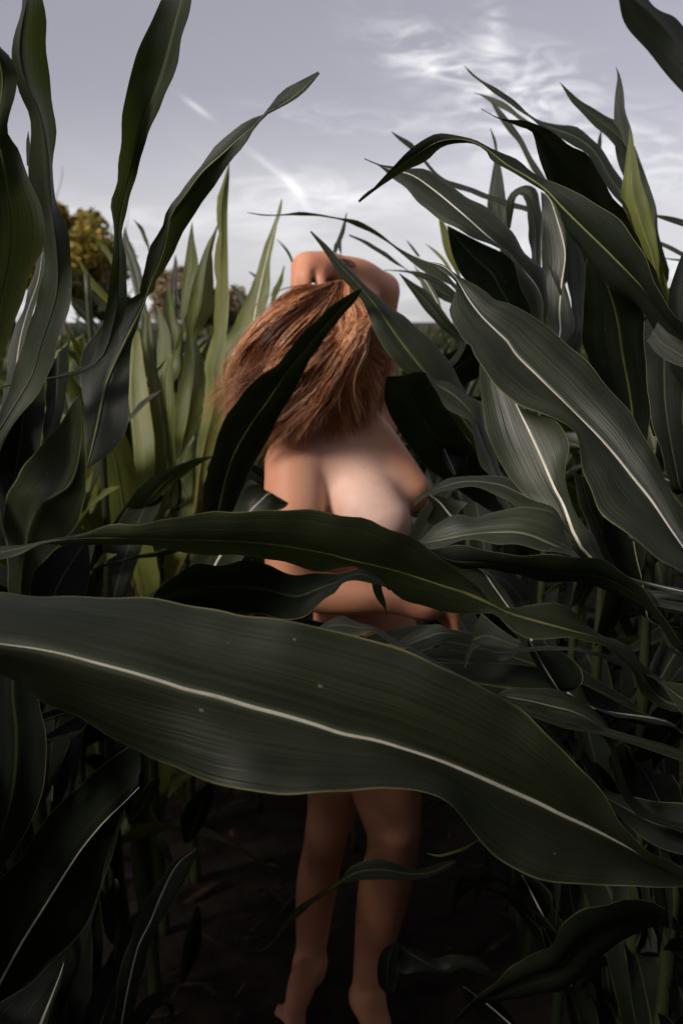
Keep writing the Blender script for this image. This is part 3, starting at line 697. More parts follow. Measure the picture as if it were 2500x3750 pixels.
leaf('r9', 'px 905,777 970,785 1030,785 1110,776 c2 -10,1000 90,1020 180,1073 260,1138 360,1188 440,1220 510,1285 600,1400', 'px 905,779 960,790 1040,789 1100,790 c2 -10,1008 110,1060 210,1112 260,1152 340,1220 420,1275 510,1322 570,1440', [1.75, 1.72, 1.7, 1.68], tilt=[.0, -.01, .015], mat='leaf', rib='dark', w=.001, n=40)
leaf('r9', 'c2 34,1078 120,1108 200,1158 270,1218 330,1258 440,1300', 'c2 36,1082 150,1150 240,1205 310,1250 380,1310 470,1380', [1.9, 1.85], tilt=.01, mat='leaf', rib=None, n=20)
leaf('r9', 'c2 195,1242 300,1242 400,1262 510,1325 600,1420', 'c2 197,1244 300,1252 400,1290 480,1345 570,1450', [1.7, 1.66], tilt=.01, mat='leaf', rib=None, n=18)
leaf('r9', 'c2 264,1254 330,1298 400,1342 480,1450 570,1580 c4 460,160', 'c2 266,1260 320,1340 380,1420 450,1500 540,1600 c4 380,180', [1.66, 1.62, 1.6], tilt=[0, -.02], mat='leaf_shaded', rib=None, n=24)
leaf('r9', 'c2 330,1210 400,1290 450,1370 470,1440', 'c2 325,1215 370,1320 430,1420 465,1450', [1.85, 1.8], M='c2 328,1212 390,1300 440,1390 468,1445', mat='leaf_grey', rib='pale', w=.001, n=16, ext=False, taper=True)
leaf('r10', 'c2 382,1118 430,1165 470,1210 500,1270', 'c2 384,1117 440,1155 485,1205 520,1270', [2.3, 2.25], mat='leaf_yellow', rib=None, n=12, ext=False)
leaf('r10', 'c2 296,1103 320,1140 350,1180', 'c2 298,1102 330,1135 362,1178', [2.4, 2.4], mat='leaf', rib=None, n=8, ext=False)
leaf('r9', 'c1 1568,1180 1540,1110 1530,1150', 'c1 1568,1060 1555,1080 1540,1180', [2.2, 2.2], mat='leaf', rib=None, n=8, ext=False)
leaf('r9', 'px 1268,778 1245,850 1225,900 1215,935', 'px 1270,778 1262,850 1240,905 1225,940', [2.15, 2.15], mat='leaf', rib=None, n=12, ext=False)
leaf('l10', 'px 1032,732 1010,800 1000,830', 'px 1034,733 1028,780 1010,835', [2.62, 2.6], mat='leaf', rib=None, n=8, ext=False)
# leaves reaching left beside the torso
leaf('r4', 'c4 333,750 355,708 410,680 480,640 560,615 660,614 740,618 830,645 900,670 970,700 1040,760 1100,830 1150,900 1200,1000', 'c4 336,752 380,708 430,696 540,676 650,681 740,711 800,752 860,780 960,800 1010,850 1060,900 1110,960 1160,1060', [1.18, 1.16, 1.14, 1.12], tilt=[.01, .03, .03], mat='leaf_grey', rib=None, n=44)
leaf('r3', 'c4 353,928 420,860 500,800 540,790 620,806 700,785 820,764 900,775 980,792 1012,830 1036,900 1066,978 1150,1040', 'c4 356,932 400,956 480,941 560,921 650,911 720,926 830,936 930,970 1000,978 1062,984 1130,1060', [1.06, 1.04, 1.02, 1.02], M='c4 355,930 450,915 560,895 700,880 830,885 960,935 1058,980 1140,1050', tilt=[.015, .03, .03], mat='leaf_grey', rib='green', w=.0014, n=40)
leaf('r3', 'c4 400,958 560,940 700,966 960,986 1060,992 1210,1002 1275,1042 1355,1112 1405,1172 1465,1255 1540,1350', 'c4 405,964 480,1008 560,1046 700,1052 830,1076 960,1102 1130,1116 1230,1152 1320,1192 1420,1245 1500,1370', [1.0, .98, .96], M='c4 402,961 510,1010 640,1016 760,1031 900,1056 1060,1070 1200,1085 1300,1130 1400,1205 1520,1360', tilt=[0, -.03, -.02], mat='leaf_shaded', rib='dark', w=.0014, n=40)
leaf('r4', 'c4 480,1030 560,1090 660,1180 760,1300 880,1450 1000,1600', 'c4 600,1040 700,1080 790,1210 870,1340 980,1460 1100,1600', [1.25, 1.2], M='c4 560,1030 640,1050 700,1130 770,1228 870,1370 1000,1568', tilt=.02, mat='leaf_grey', rib='pale', w=.0022, n=26)
leaf('r4', 'c4 390,720 420,760 390,830 420,850 520,840', 'c4 575,740 540,780 520,810 500,830 560,860', [1.4, 1.4], M='c4 405,705 450,740 500,800 540,850', mat='leaf_grey', rib='pale', w=.002, n=20, ext=False)
leaf('r4', 'c4 1060,600 1090,720 1150,900 1200,1000 1260,1100', 'c4 1140,640 1180,780 1250,900 1340,1000 1380,1130', [1.3, 1.25], tilt=.02, mat='leaf_shaded', rib=None, n=20)
leaf('r4', 'c4 1200,780 1195,880 1230,990 1290,1090 1340,1200', 'c4 1400,940 1390,1000 1380,1080 1390,1130 1420,1250', [1.2, 1.2], M='c4 1340,920 1355,1000 1378,1090 1385,1130 1400,1250', tilt=.01, mat='leaf_shaded', rib='pale', w=.0014, n=20)
leaf('r3', 'c4 1360,1125 1400,1140 1440,1180 1465,1230 1475,1290 1490,1350', 'c4 1362,1128 1385,1170 1405,1240 1430,1260 1455,1290 1470,1350', [1.0, 1.0], mat='leaf', rib=None, n=16)
# dark upright blades filling the right-hand wall
leaf('r4', 'c2 1120,1180 1112,1400 1100,1568 c4 1130,80 1180,260 1240,480', 'c2 1220,1310 1330,1372 1390,1450 c4 1400,60 1420,260 1400,480', [1.2, 1.26, 1.32], M='c2 1180,1240 1225,1330 1270,1490 c4 1290,60 1320,220 1335,330 1340,480', tilt=.02, mat='leaf_shaded', rib='green', w=.0014, n=30)
leaf('r4', 'c2 1390,1430 c4 1390,0 1400,200 1440,420 1500,640', 'c2 1560,1480 c4 1568,100 1560,300 1568,420 1590,640', [1.2, 1.15], tilt=.02, mat='leaf_shaded', rib='dark', w=.0014, n=22)
leaf('r2', 'c2 1400,1568 c4 1405,0 1440,50 1500,92 1580,125', 'c2 1450,1480 1500,1530 1560,1568 c4 1600,40', [.95, .92], mat='leaf', rib=None, n=14, ext=False)
leaf('r2', 'c2 1575,1130 1530,1250 1500,1350 1498,1420 1520,1520', 'c2 1660,1100 1640,1250 1640,1400 1650,1520', [1.1, 1.05], mat='leaf', rib=None, n=16)
leaf('r7', 'c2 1448,986 1510,994 1580,1012 1650,1040', 'c2 1450,1000 1510,1022 1580,1048 1650,1090', [1.7, 1.65], mat='leaf', rib=None, n=12)
leaf('r7', 'c2 1462,1108 1510,1128 1580,1165', 'c2 1466,1130 1510,1152 1580,1190', [1.75, 1.7], mat='leaf_grey', rib=None, n=10, ext=False)
leaf('r7', 'c2 1472,1182 1520,1188 1560,1190', 'c2 1472,1186 1520,1196 1560,1202', [1.9, 1.9], mat='leaf', rib=None, n=8, ext=False)

# --- lower right
leaf('r11', 'c6 718,56 780,26 860,20 960,25 1030,42 1100,86 1160,140 1220,200 1245,280 1300,460', 'c6 722,60 745,66 772,102 870,119 960,161 1080,191 1150,222 1200,260 1225,340 1270,480', [.98, .96, .94], M='c6 720,58 790,72 860,85 960,110 1060,135 1150,180 1210,230 1235,310 1285,470', tilt=[.01, .03, .02], mat='leaf_grey', rib=None, n=34)
leaf('r3', 'c6 520,820 462,828 390,850 300,850 240,831 180,811 100,816 40,850 0,905 c5 1500,945 1450,968 1330,1070 1280,1130 1230,1205 1178,1238', 'c6 520,822 450,880 360,905 250,906 130,908 0,918 c5 1510,965 1400,1042 1330,1110 1250,1212 1180,1240', [1.62, 1.6, 1.58], tilt=.02, mat='leaf', rib='green', w=.0012, n=36, ext=False)
leaf('r3', 'c6 240,1193 330,1225 430,1266 500,1250 588,1258 680,1300', 'c6 262,1210 268,1330 380,1326 480,1331 560,1302 670,1350', [1.4, 1.38, 1.36], M='c6 245,1200 330,1250 410,1300 480,1328 560,1290 675,1325', tilt=.02, mat='leaf_grey', rib='dark', w=.001, n=24, ext=False)
leaf('r3', 'c6 240,1193 188,1232 165,1300 172,1390 200,1425', 'c6 262,1205 262,1300 258,1340 250,1390 240,1425', [1.42, 1.4], mat='leaf_shaded', rib=None, n=14, ext=False)
leaf('r11', 'c6 505,1575 560,1500 620,1440 720,1360 850,1260 960,1200 1020,1110 1060,1070 1150,1025 1300,1000', 'c6 515,1578 600,1502 670,1476 760,1456 870,1436 1000,1420 1120,1330 1230,1230 1340,1150', [1.15, 1.12, 1.08, 1.05], tilt=[0, -.03, -.04], mat='leaf_shaded', rib='dark', w=.001, n=34)
leaf('r11', 'c6 390,782 440,790 500,775 560,755 626,722 700,700', 'c6 392,785 450,801 510,787 570,766 628,728 700,712', [.95, .85, .75], mat='leaf_yellow', rib=None, n=16, ext=False)
leaf('r11', 'c6 1100,300 1150,370 1200,470 1320,520 1460,550 1600,555', 'c6 1100,330 1130,420 1180,540 1300,640 1460,760 1600,800', [1.05, 1.0, .95], tilt=.02, mat='leaf_shaded', rib='dark', w=.001, n=22)
leaf('r2', 'c6 1462,-8 1520,0 1600,10', 'c6 1466,0 1510,70 1600,190', [.9, .9], mat='leaf_grey', rib=None, n=10, ext=False)
for (A_, B_, M_, d_) in (('c6 1130,340 1150,500 1200,700', 'c6 1230,340 1280,520 1330,700', 'c6 1147,362 1195,468 1260,700', 1.2),
                         ('c6 1320,560 1400,720 1480,900', 'c6 1450,560 1520,700 1600,860', 'c6 1368,598 1450,690 1540,830', 1.15),
                         ('c6 760,860 800,960 860,1080', 'c6 900,860 960,960 1000,1080', 'c6 826,880 862,948 930,1080', 1.3),
                         ('c6 880,1080 930,1220 1000,1400', 'c6 1040,1100 1060,1250 1120,1400', 'c6 928,1128 962,1202 1060,1400', 1.3),
                         ('c6 520,1370 600,1500 700,1640', 'c6 700,1400 760,1500 860,1640', 'c6 550,1390 660,1470 800,1590', 1.3),
                         ('c4 840,1380 900,1500 1000,1640', 'c4 1010,1380 1100,1500 1180,1640', 'c4 862,1372 920,1480 1000,1610', 1.15),
                         ('c4 270,330 340,480 420,640', 'c4 420,360 520,500 600,640', 'c4 310,366 370,480 425,605', 1.6),
                         ('c4 330,260 420,420 500,640', 'c4 480,300 560,440 640,640', 'c4 360,290 440,430 522,612', 1.55)):
    leaf('r4', A_, B_, [d_, d_ - .03], M=M_, tilt=[-.03, -.03], mat='leaf_shaded', rib='pale', w=.0016, n=18, ext=False, taper=True)

# --- lower left
leaf('l5', 'c5 640,262 590,296 480,370 370,470 240,590 180,670 100,800 60,840 0,900 -80,1000', 'c5 640,400 582,540 530,690 490,800 460,950 420,1070 380,1140 300,1222 200,1312 100,1400 0,1472 -80,1530', [.88, .9, .93, .96], M='c5 640,480 582,540 480,640 380,760 300,880 200,1040 100,1200 0,1385 -70,1520', tilt=[0, -.02, -.03], mat='leaf_shaded', rib='pale', w=.0018, n=40)
leaf('l5', 'c3 -20,1400 c5 -60,0 -60,300 -70,600 -80,900', 'c3 140,1450 c5 165,-40 182,100 211,230 212,370 191,530 150,640 80,742 0,872 -60,980', [.85, .82, .8], tilt=[0, -.02], mat='leaf_shaded', rib=None, n=30)
leaf('l3', 'c5 905,758 880,770 800,820 700,960 620,1120 560,1300 510,1568 480,1640', 'c5 907,760 870,880 770,1050 700,1180 650,1350 610,1568 600,1640', [1.45, 1.4, 1.35], M='c5 906,759 815,835 740,980 690,1100 640,1200 600,1350 558,1568 545,1640', tilt=.02, mat='leaf_shaded', rib='pale', w=.0016, n=30)
leaf('l5', 'c5 312,1218 230,1290 120,1390 0,1476 -60,1540', 'c5 318,1222 290,1350 240,1480 210,1568 190,1650', [.9, .87, .85], M='c5 314,1222 285,1320 240,1440 190,1568 165,1650', tilt=.02, mat='leaf', rib='pale', w=.0036, n=24)
leaf('l4', 'c5 212,258 270,248 330,232 388,206 400,150', 'c5 212,261 270,266 330,256 380,220 420,160', [1.25, 1.25], mat='leaf_grey', rib=None, n=14, ext=False)
leaf('l5', 'c3 -40,1480 c5 -60,0 -60,360', 'c3 90,1510 c5 95,30 70,240 30,380', [.95, .92], M='c3 70,1480 c5 66,20 40,180 -5,350', tilt=.01, mat='leaf', rib='pale', w=.005, n=16, ext=False)
for (A_, B_, M_, d_) in (('c5 940,430 860,560 780,740', 'c5 1010,440 960,600 900,760', 'c5 968,460 920,580 860,738', 1.55),
                         ('c5 700,420 620,560 540,700', 'c5 760,430 700,560 620,720', 'c5 720,440 650,570 600,640', 1.2),
                         ('c5 900,1020 850,1200 820,1400', 'c5 960,1020 920,1200 880,1400', 'c5 910,1030 860,1220 836,1380', 1.7),
                         ('c5 420,1240 520,1220 570,1000', 'c5 470,950 530,900 580,850', 'c5 470,960 540,1100 530,1310', 1.5)):
    leaf('l4', A_, B_, [d_, d_ - .03], M=M_, tilt=[-.03, -.03], mat='leaf_shaded', rib='green', w=.001, n=16, ext=False, taper=True)

# ------------------------------------------------------------------ generic corn plants: same kind, leaves shared as mesh data
def generic_leaf_rows(L, W, a0, droop, twist, wav, seed, n=16):
    """blade in its own frame: base at the origin, growing along +x and up"""
    rs = random.Random(seed)
    pts = []; p = np.zeros(3); ang = a0; yaw = 0.0
    ds = L / (n - 1)
    for i in range(n):
        t = i / (n - 1)
        pts.append(p.copy())
        ang = a0 - droop * t ** 1.6
        yaw = 0.25 * math.sin(t * 3 + seed) * wav
        p = p + ds * np.array((math.cos(ang) * math.cos(yaw), math.cos(ang) * math.sin(yaw), math.sin(ang)))
    Mm = np.array(pts)
    tan = np.gradient(Mm, axis=0); tan /= np.linalg.norm(tan, axis=1)[:, None]
    A = np.zeros_like(Mm); B = np.zeros_like(Mm)
    for i in range(n):
        t = i / (n - 1)
        w = W / 2 * (0.32 + 0.68 * min(1, t / 0.22) ** 0.7) * (1 - max(0, (t - 0.42) / 0.58) ** 1.7) + 0.0006
        side = np.cross((0, 0, 1.0), tan[i]); side /= np.linalg.norm(side) + 1e-9
        up = np.cross(tan[i], side)
        th = twist * t + 0.25 * math.sin(t * 7 + seed * 1.3) * wav
        s = side * math.cos(th) + up * math.sin(th); nrm = -side * math.sin(th) + up * math.cos(th)
        wave = 0.13 * W * math.sin(t * 17 + seed) * wav * math.sin(math.pi * t); wave2 = 0.13 * W * math.sin(t * 15 + seed * 2.1) * wav * math.sin(math.pi * t)
        A[i] = Mm[i] - s * w * 0.96 + nrm * (w * 0.28 + wave); B[i] = Mm[i] + s * w * 0.96 + nrm * (w * 0.28 + wave2)
    return A, Mm, B


SPEC = [  # length, width, start angle, droop, twist, waviness
    (0.62, 0.072, 1.28, 0.55, 0.5, 0.6), (0.70, 0.080, 1.15, 0.95, -0.7, 0.8), (0.78, 0.086, 1.00, 1.7, 0.6, 1.0),
    (0.82, 0.090, 0.85, 2.0, -0.5, 1.1), (0.74, 0.084, 0.70, 1.9, 0.9, 1.0), (0.66, 0.076, 1.22, 0.8, 1.2, 0.7),
    (0.80, 0.085, 0.95, 2.4, 0.2, 1.0), (0.56, 0.064, 1.36, 0.35, -0.3, 0.5)]
ERECT, ARCH = (0, 1, 5, 7), (2, 3, 4, 6)
VAR = {}
RIBMESH = {}
for i, sp in enumerate(SPEC):
    A, Mm, B = generic_leaf_rows(*sp, seed=i * 1.7 + 0.4)
    V, UV, F, s = ribbon(A, Mm, B, 2, 0.1, 0.001, i)
    for mk in ('leaf', 'leaf_shaded', 'leaf_yellow', 'leaf_grey'):
        o = mesh_obj('leaf', V, F, MAT[mk], None, UV)
        VAR[(i, mk)] = o.data
        bpy.data.objects.remove(o)
    Vr, Fr = rib_geo(Mm[::-1], A[::-1], B[::-1], 0.0003, 0.0022)
    for rk in ('rib_green', 'rib_dark'):
        o = mesh_obj('midrib', Vr, Fr, MAT[rk])
        RIBMESH[(i, rk)] = o.data
        bpy.data.objects.remove(o)
    VAR[i] = (V, UV, F)
STALKS = []
for i in range(3):
    path, rad = stalk_geo((0, 0, 0), 1.0, (0.03 * (i - 1), 0.02), 0.012, 50 + i)
    V, F = tube_geo(path, rad, 8)
    o = mesh_obj('stalk', V, F, MAT['stalk'])
    STALKS.append(o.data)
    bpy.data.objects.remove(o)


def put(name, me, parent, loc=(0, 0, 0), rot=(0, 0, 0), sc=(1, 1, 1)):
    o = bpy.data.objects.new(name, me)
    scn.collection.objects.link(o)
    o.parent = parent
    o.location = loc; o.rotation_euler = rot; o.scale = sc
    return o


def leaf_plan(h, rs, n, palette, az0=None, thr=0.62):
    """where the leaves of one plant sit: (variant, material, z, azimuth, tip, scale)"""
    az = rs.uniform(0, math.pi) if az0 is None else az0
    out = []
    for k in range(n):
        t = k / (n - 1)
        z = h * (0.12 + 0.86 * t)
        v = rs.choice(ERECT if t > thr else ARCH)
        s = rs.uniform(0.8, 1.0) * (0.75 + 0.5 * math.sin(math.pi * min(1, t * 1.05)))
        out.append((v, rs.choice(palette), z, az + math.pi * (k % 2) + rs.uniform(-0.5, 0.5), rs.uniform(-0.15, 0.15), s))
    return out


def generic_plant(x, y, h, label, group, seed, palette, n=9, ribs=True, thr=0.62):
    rs = random.Random(seed)
    e = thing('corn_plant', label, 'corn plant', (x, y, 0), group)
    e.rotation_euler = (rs.uniform(-.04, .04), rs.uniform(-.04, .04), rs.uniform(0, 6.28))
    put('stalk', rs.choice(STALKS), e, sc=(1, 1, h))
    for (v, mk, z, az, tp, s) in leaf_plan(h, rs, n, palette, None, thr):
        o = put('leaf', VAR[(v, mk)], e, (0, 0, z), (0, tp, az), (s, s, s))
        if ribs:
            put('midrib', RIBMESH[(v, 'rib_dark' if mk == 'leaf_shaded' else 'rib_green')], o)
    return e


# the low leaves of the traced plants: they hang into the dark under the canopy, mostly away from the path
for key, pl in PLANTS.items():
    rs = random.Random(key)
    sgn = -1 if pl['x'] < 0 else 1
    for k in range(7):
        z = 0.18 + 0.13 * k + rs.uniform(-.03, .03)
        if pl['y'] < 0.9:
            az = (0 if sgn > 0 else math.pi) + rs.uniform(-0.7, 0.7)
        else:
            az = (0 if sgn > 0 else math.pi) + rs.choice((-1.3, 1.3, 0, -.8, .8)) + rs.uniform(-0.35, 0.35)
        v = rs.choice(ARCH); s = rs.uniform(0.75, 1.0)
        mk = 'leaf_yellow' if key in ('l8', 'l9', 'l10', 'l11') else 'leaf_shaded'
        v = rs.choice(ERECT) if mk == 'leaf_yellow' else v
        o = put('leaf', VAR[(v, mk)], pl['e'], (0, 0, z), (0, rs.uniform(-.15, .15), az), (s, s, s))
        put('midrib', RIBMESH[(v, 'rib_dark')], o)

# upper leaves of the nearest plants, turned away from the path
for key in ('r1', 'r2', 'r3', 'r5', 'r11', 'l1', 'l2', 'l5'):
    rs = random.Random(key + 'up'); top = PLANTS[key]['path'][-1][2]
    for k in range(4):
        v = rs.choice((1, 2, 5)); s = rs.uniform(.75, .95)
        az = (0 if key[0] == 'r' else math.pi) + rs.uniform(-.8, .8)
        o = put('leaf', VAR[(v, 'leaf')], PLANTS[key]['e'], (0, 0, top - .02 - k * .14), (0, rs.uniform(0, .2), az), (s, s, s))
        put('midrib', RIBMESH[(v, 'rib_green')], o)
# level leaves added across the path behind the big blade, to shade the legs
rsx = random.Random(31)
for key in ('l4', 'l6', 'l7', 'r4', 'r6', 'r7', 'r8', 'r9'):
    for k in range(8 if key[0] == 'l' else 1):
        py_ = PLANTS[key]['y']
        z = 1.52 - py_ * rsx.uniform(.40, .47) + .02
        az = (math.pi if key[0] == 'r' else 0) + rsx.uniform(-.35, .35); s = rsx.uniform(.65, .9)
        o = put('leaf', VAR[(1, 'leaf_shaded')], PLANTS[key]['e'], (0, 0, z), (0, rsx.uniform(.72, .85), az), (s, s, s))
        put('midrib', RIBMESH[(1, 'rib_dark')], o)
rsd = random.Random(77)
for key in ('r3', 'r4', 'r6', 'r7', 'r8', 'r9', 'r10', 'l4', 'l6', 'l7'):
    for k in range(7 if key in ('r3', 'r4', 'r6', 'r7') else 4):     # and hanging along the rows in the shade
        v = rsd.choice((3, 4, 6)); s = rsd.uniform(.6, .8)
        az = rsd.choice((-1, 1)) * math.pi / 2 + rsd.uniform(-.35, .35)
        o = put('leaf', VAR[(v, 'leaf_shaded')], PLANTS[key]['e'], (0, 0, rsd.uniform(.15, .85)), (0, rsd.uniform(0, .3), az), (s, s, s))
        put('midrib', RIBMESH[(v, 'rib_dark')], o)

# individual plants one can make out beyond the first ones
BACK = []
rs0 = random.Random(21)
for k in range(7):
    BACK.append(('left row', -0.62 + rs0.uniform(-.06, .06), 1.95 + .17 * k))
yv = 3.05
while yv < 7.0:
    BACK.append(('left row', -0.45 + rs0.uniform(-.05, .05), yv + rs0.uniform(-.05, .05))); yv += 0.24
yv = 2.56
while yv < 7.0:
    BACK.append(('right row', 0.45 + rs0.uniform(-.05, .05), yv + rs0.uniform(-.05, .05))); yv += 0.24
for sx, nm in ((-1.18, 'second row at left'), (1.18, 'second row at right')):
    yv = 2.2
    while yv < 7.0:
        BACK.append((nm, sx + rs0.uniform(-.06, .06), yv + rs0.uniform(-.05, .05))); yv += 0.24
for k in range(12):
    BACK.append(('behind', rs0.uniform(-.28, .3), 2.5 + 0.22 * k))
LAB = {'left row': 'corn plant deep in the row left of the person, in soft focus',
       'right row': 'corn plant deep in the row right of the person, in soft focus',
       'second row at left': 'corn plant in the field behind the left row, in soft focus',
       'second row at right': 'corn plant in the field behind the right row, in soft focus',
       'behind': 'corn plant in the shade right behind the person'}
for i, (nm, x, y) in enumerate(BACK):
    rs = random.Random(i * 3 + 1)
    if nm == 'behind':
        h, pal = rs.uniform(0.85, 1.0), ('leaf_shaded', 'leaf_shaded', 'leaf')
    elif nm == 'left row':
        h, pal = (rs.uniform(1.08, 1.2), ('leaf_yellow', 'leaf_yellow', 'leaf')) if y < 3.0 else (rs.uniform(1.0, 1.12), ('leaf_yellow', 'leaf', 'leaf_grey'))
    elif nm == 'right row':
        h, pal = rs.uniform(1.05, 1.2), ('leaf', 'leaf_shaded', 'leaf_grey')
    elif nm == 'second row at right':
        h, pal = rs.uniform(1.2, 1.4), ('leaf', 'leaf_shaded', 'leaf')
    else:
        h, pal = rs.uniform(1.0, 1.15), ('leaf_grey', 'leaf', 'leaf_yellow')
    generic_plant(x, y, h, LAB[nm], {'left row': 'corn plants in the left row', 'right row': 'corn plants in the right row',
                  'second row at left': 'corn plants in the field at left', 'second row at right': 'corn plants in the field at right', 'behind': 'corn plants behind the person'}[nm],
                  i * 3 + 1, pal, n=11 if nm == 'left row' else 9, ribs=y < 4.5, thr=0.1 if nm == 'left row' and y < 3.6 else 0.62)


# the rest of the field: far rows, and unseen corn around the photographer, partly added for shade
def field_mass():
    pos = []
    rs = random.Random(5)
    for sx in (-0.48, 0.48, -1.2, 1.2):
        y = -1.6
        while y < (0.46 if abs(sx) < 1 else 2.1):
            pos.append((sx + rs.uniform(-.05, .05), y, rs.uniform(1.6, 1.85) if abs(sx) < 1 else rs.uniform(1.4, 1.6))); y += 0.17  # side rows out of view, made taller to keep light off the lower scene
    for sx in (-1.95, 1.95, -2.7, 2.7):
        y = -1.5
        while y < 9:
            pos.append((sx + rs.uniform(-.06, .06), y, rs.uniform(1.05, 1.3))); y += 0.26
    for row in range(-14, 15):
        x = row * 0.75 + 0.42
        y = 7.1
        while y < 30:
            if abs(x) < 0.42 * y + 1.2:
                pos.append((x + rs.uniform(-.08, .08), y + rs.uniform(-.1, .1), rs.uniform(1.0, 1.12)))
            y += 0.3 if y < 14 else 0.6
    for k in range(9):                         # extra plants added beside the path, out of view, to deepen the shade
        for sx in (-.72, .72):
            pos.append((sx + rs.uniform(-.04, .04), 0.45 + 0.15 * k, rs.uniform(1.25, 1.4)))
    for k in range(26):                        # unseen corn added behind the camera to block sky light
        pos.append((rs.uniform(-.45, .45), -0.75 - 0.09 * k, rs.uniform(1.5, 1.8)))
    VV = []; UU = []; FF = []; MI = []; off = 0
    # leaves added above the camera, out of view, to shade the near scene
    V, UV, F = VAR[1]
    for k in range(84):
        sg = -1 if k % 2 else 1
        az = (0 if sg < 0 else math.pi) + rs.uniform(-.35, .35); th = rs.uniform(.62, .8); s = rs.uniform(.85, 1.1)
        Rm = np.array(Matrix.Rotation(az, 3, 'Z') @ Matrix.Rotation(th, 3, 'Y'))
        VV.append((V * s) @ Rm.T + np.array((sg * .46, -1.2 + 1.62 * k / 84, rs.uniform(1.82, 2.2)))); UU.append(UV)
        FF.append(np.array(F) + off); MI += [0] * len(F); off += len(V)
    mats = ['leaf', 'leaf_grey', 'leaf_yellow', 'leaf_shaded']
    sv = np.array([[math.cos(a) * .012, math.sin(a) * .012, 0] for a in (0, 2.1, 4.2)])
    for (x, y, h) in pos:
        for (v, mk, z, az, tp, s) in leaf_plan(h, rs, 8, (0, 1, 0, 2) if y > 2 else (0, 3, 0)):
            if abs(x) < 0.8 and -0.45 < y < 1.8:              # beside the camera: keep the lens clear
                az = -rs.uniform(-.2, 1.9) if x > 0 else math.pi + rs.uniform(-.2, 1.9)
            V, UV, F = VAR[v]
            c, sn = math.cos(az), math.sin(az)
            R = np.array(((c, -sn, 0), (sn, c, 0), (0, 0, 1.0)))
            VV.append((V * s) @ R.T + np.array((x, y, z))); UU.append(UV)
            FF.append(np.array(F) + off); MI += [mk] * len(F); off += len(V)
        st = np.vstack([sv + (x, y, -.02), sv * .5 + (x, y, h)])
        VV.append(st); UU.append(np.full((6, 2), 0.3)); 
        FF.append(np.array([(0, 1, 4, 3), (1, 2, 5, 4), (2, 0, 3, 5)]) + off); MI += [0] * 3; off += 6
    o = mesh_obj('corn_field', np.vstack(VV), np.vstack(FF), None, None, np.vstack(UU))
    for mk in mats:
        o.data.materials.append(MAT[mk])
    o.data.polygons.foreach_set('material_index', MI)
    o['kind'] = 'stuff'
    o['label'] = 'corn field stretching away to the trees on the horizon, with unseen corn added for shade'
    o['category'] = 'corn field'


field_mass()


# dry leaf scraps on the soil
def litter():
    r = np.random.default_rng(3); VV = []; FF = []; off = 0
    for k in range(160):
        c = np.array((r.uniform(-.75, .75), r.uniform(1.0, 3.2), r.uniform(.006, .03)))
        a = r.uniform(0, 6.28); L = r.uniform(.02, .16); w = r.uniform(.003, .010)
        d = np.array((math.cos(a), math.sin(a), r.uniform(-.15, .15))); n = np.array((-d[1], d[0], 0.0))
        for t in (-1, -.35, .35, 1):
            p = c + d * L * t * .5 + np.array((0, 0, r.uniform(0, .012)))
            ww = w * (1 - .8 * abs(t) ** 2)
            VV += [p - n * ww + (0, 0, r.uniform(0, .008)), p, p + n * ww + (0, 0, r.uniform(0, .008))]
        for i in range(3):
            for j in range(2):
                b = off + i * 3 + j
                FF.append((b, b + 1, b + 4, b + 3))
        off += 12
    o = mesh_obj('leaf_litter', VV, FF, simple_mat('dry_leaf', (0.03, 0.018, 0.010), (0.09, 0.058, 0.034), 20, 0.8, 0.2, 0.002))
    o['kind'] = 'stuff'
    o['label'] = 'dry brown leaf scraps on the soil'
    o['category'] = 'leaf litter'


litter()


# ------------------------------------------------------------------ trees on the horizon
def leafy_crown(center, rad, n, size, mat, parent, seed, name='crown', lumps=26):
    r = np.random.default_rng(seed)
    c = np.array(center, float); R = np.array(rad, float)
    q = r.normal(size=(lumps, 3)); q /= np.linalg.norm(q, axis=1)[:, None]
    q *= r.uniform(0.35, 0.85, (lumps, 1)); lr = r.uniform(0.2, 0.42, lumps)
    idx = r.integers(0, lumps, n)
    d = r.normal(size=(n, 3)); d /= np.linalg.norm(d, axis=1)[:, None]
    pos = c + R * (q[idx] + d * lr[idx][:, None] * r.uniform(0.55, 1.05, (n, 1)))
    a = r.normal(size=(n, 3)); a /= np.linalg.norm(a, axis=1)[:, None]
    b = np.cross(a, r.normal(size=(n, 3))); b /= np.linalg.norm(b, axis=1)[:, None]
    s = size * r.uniform(0.6, 1.3, (n, 1))
    V = np.stack([pos - a * s, pos + b * s * .55, pos + a * s, pos - b * s * .55], 1).reshape(-1, 3)
    F = np.arange(n * 4).reshape(-1, 4)
    return mesh_obj(name, V, F, mat, parent, smooth=False)


def branch(paths, p, d, L, r, depth, rs):
    n = 5; pts = [p]; q = p
    for i in range(n):
        d = d + Vector((rs.uniform(-.16, .16), rs.uniform(-.16, .16), rs.uniform(-.06, .12)))
        d.normalize(); q = q + d * (L / n); pts.append(q)
    paths.append((pts, r, r * 0.5))
    if depth:
        for k in range(rs.choice((2, 3, 3))):
            s = pts[rs.randint(2, n)]
            nd = (d + Vector((rs.uniform(-.9, .9), rs.uniform(-.9, .9), rs.uniform(-.2, .6)))).normalized()
            branch(paths, s, nd, L * rs.uniform(.55, .8), r * .55, depth - 1, rs)


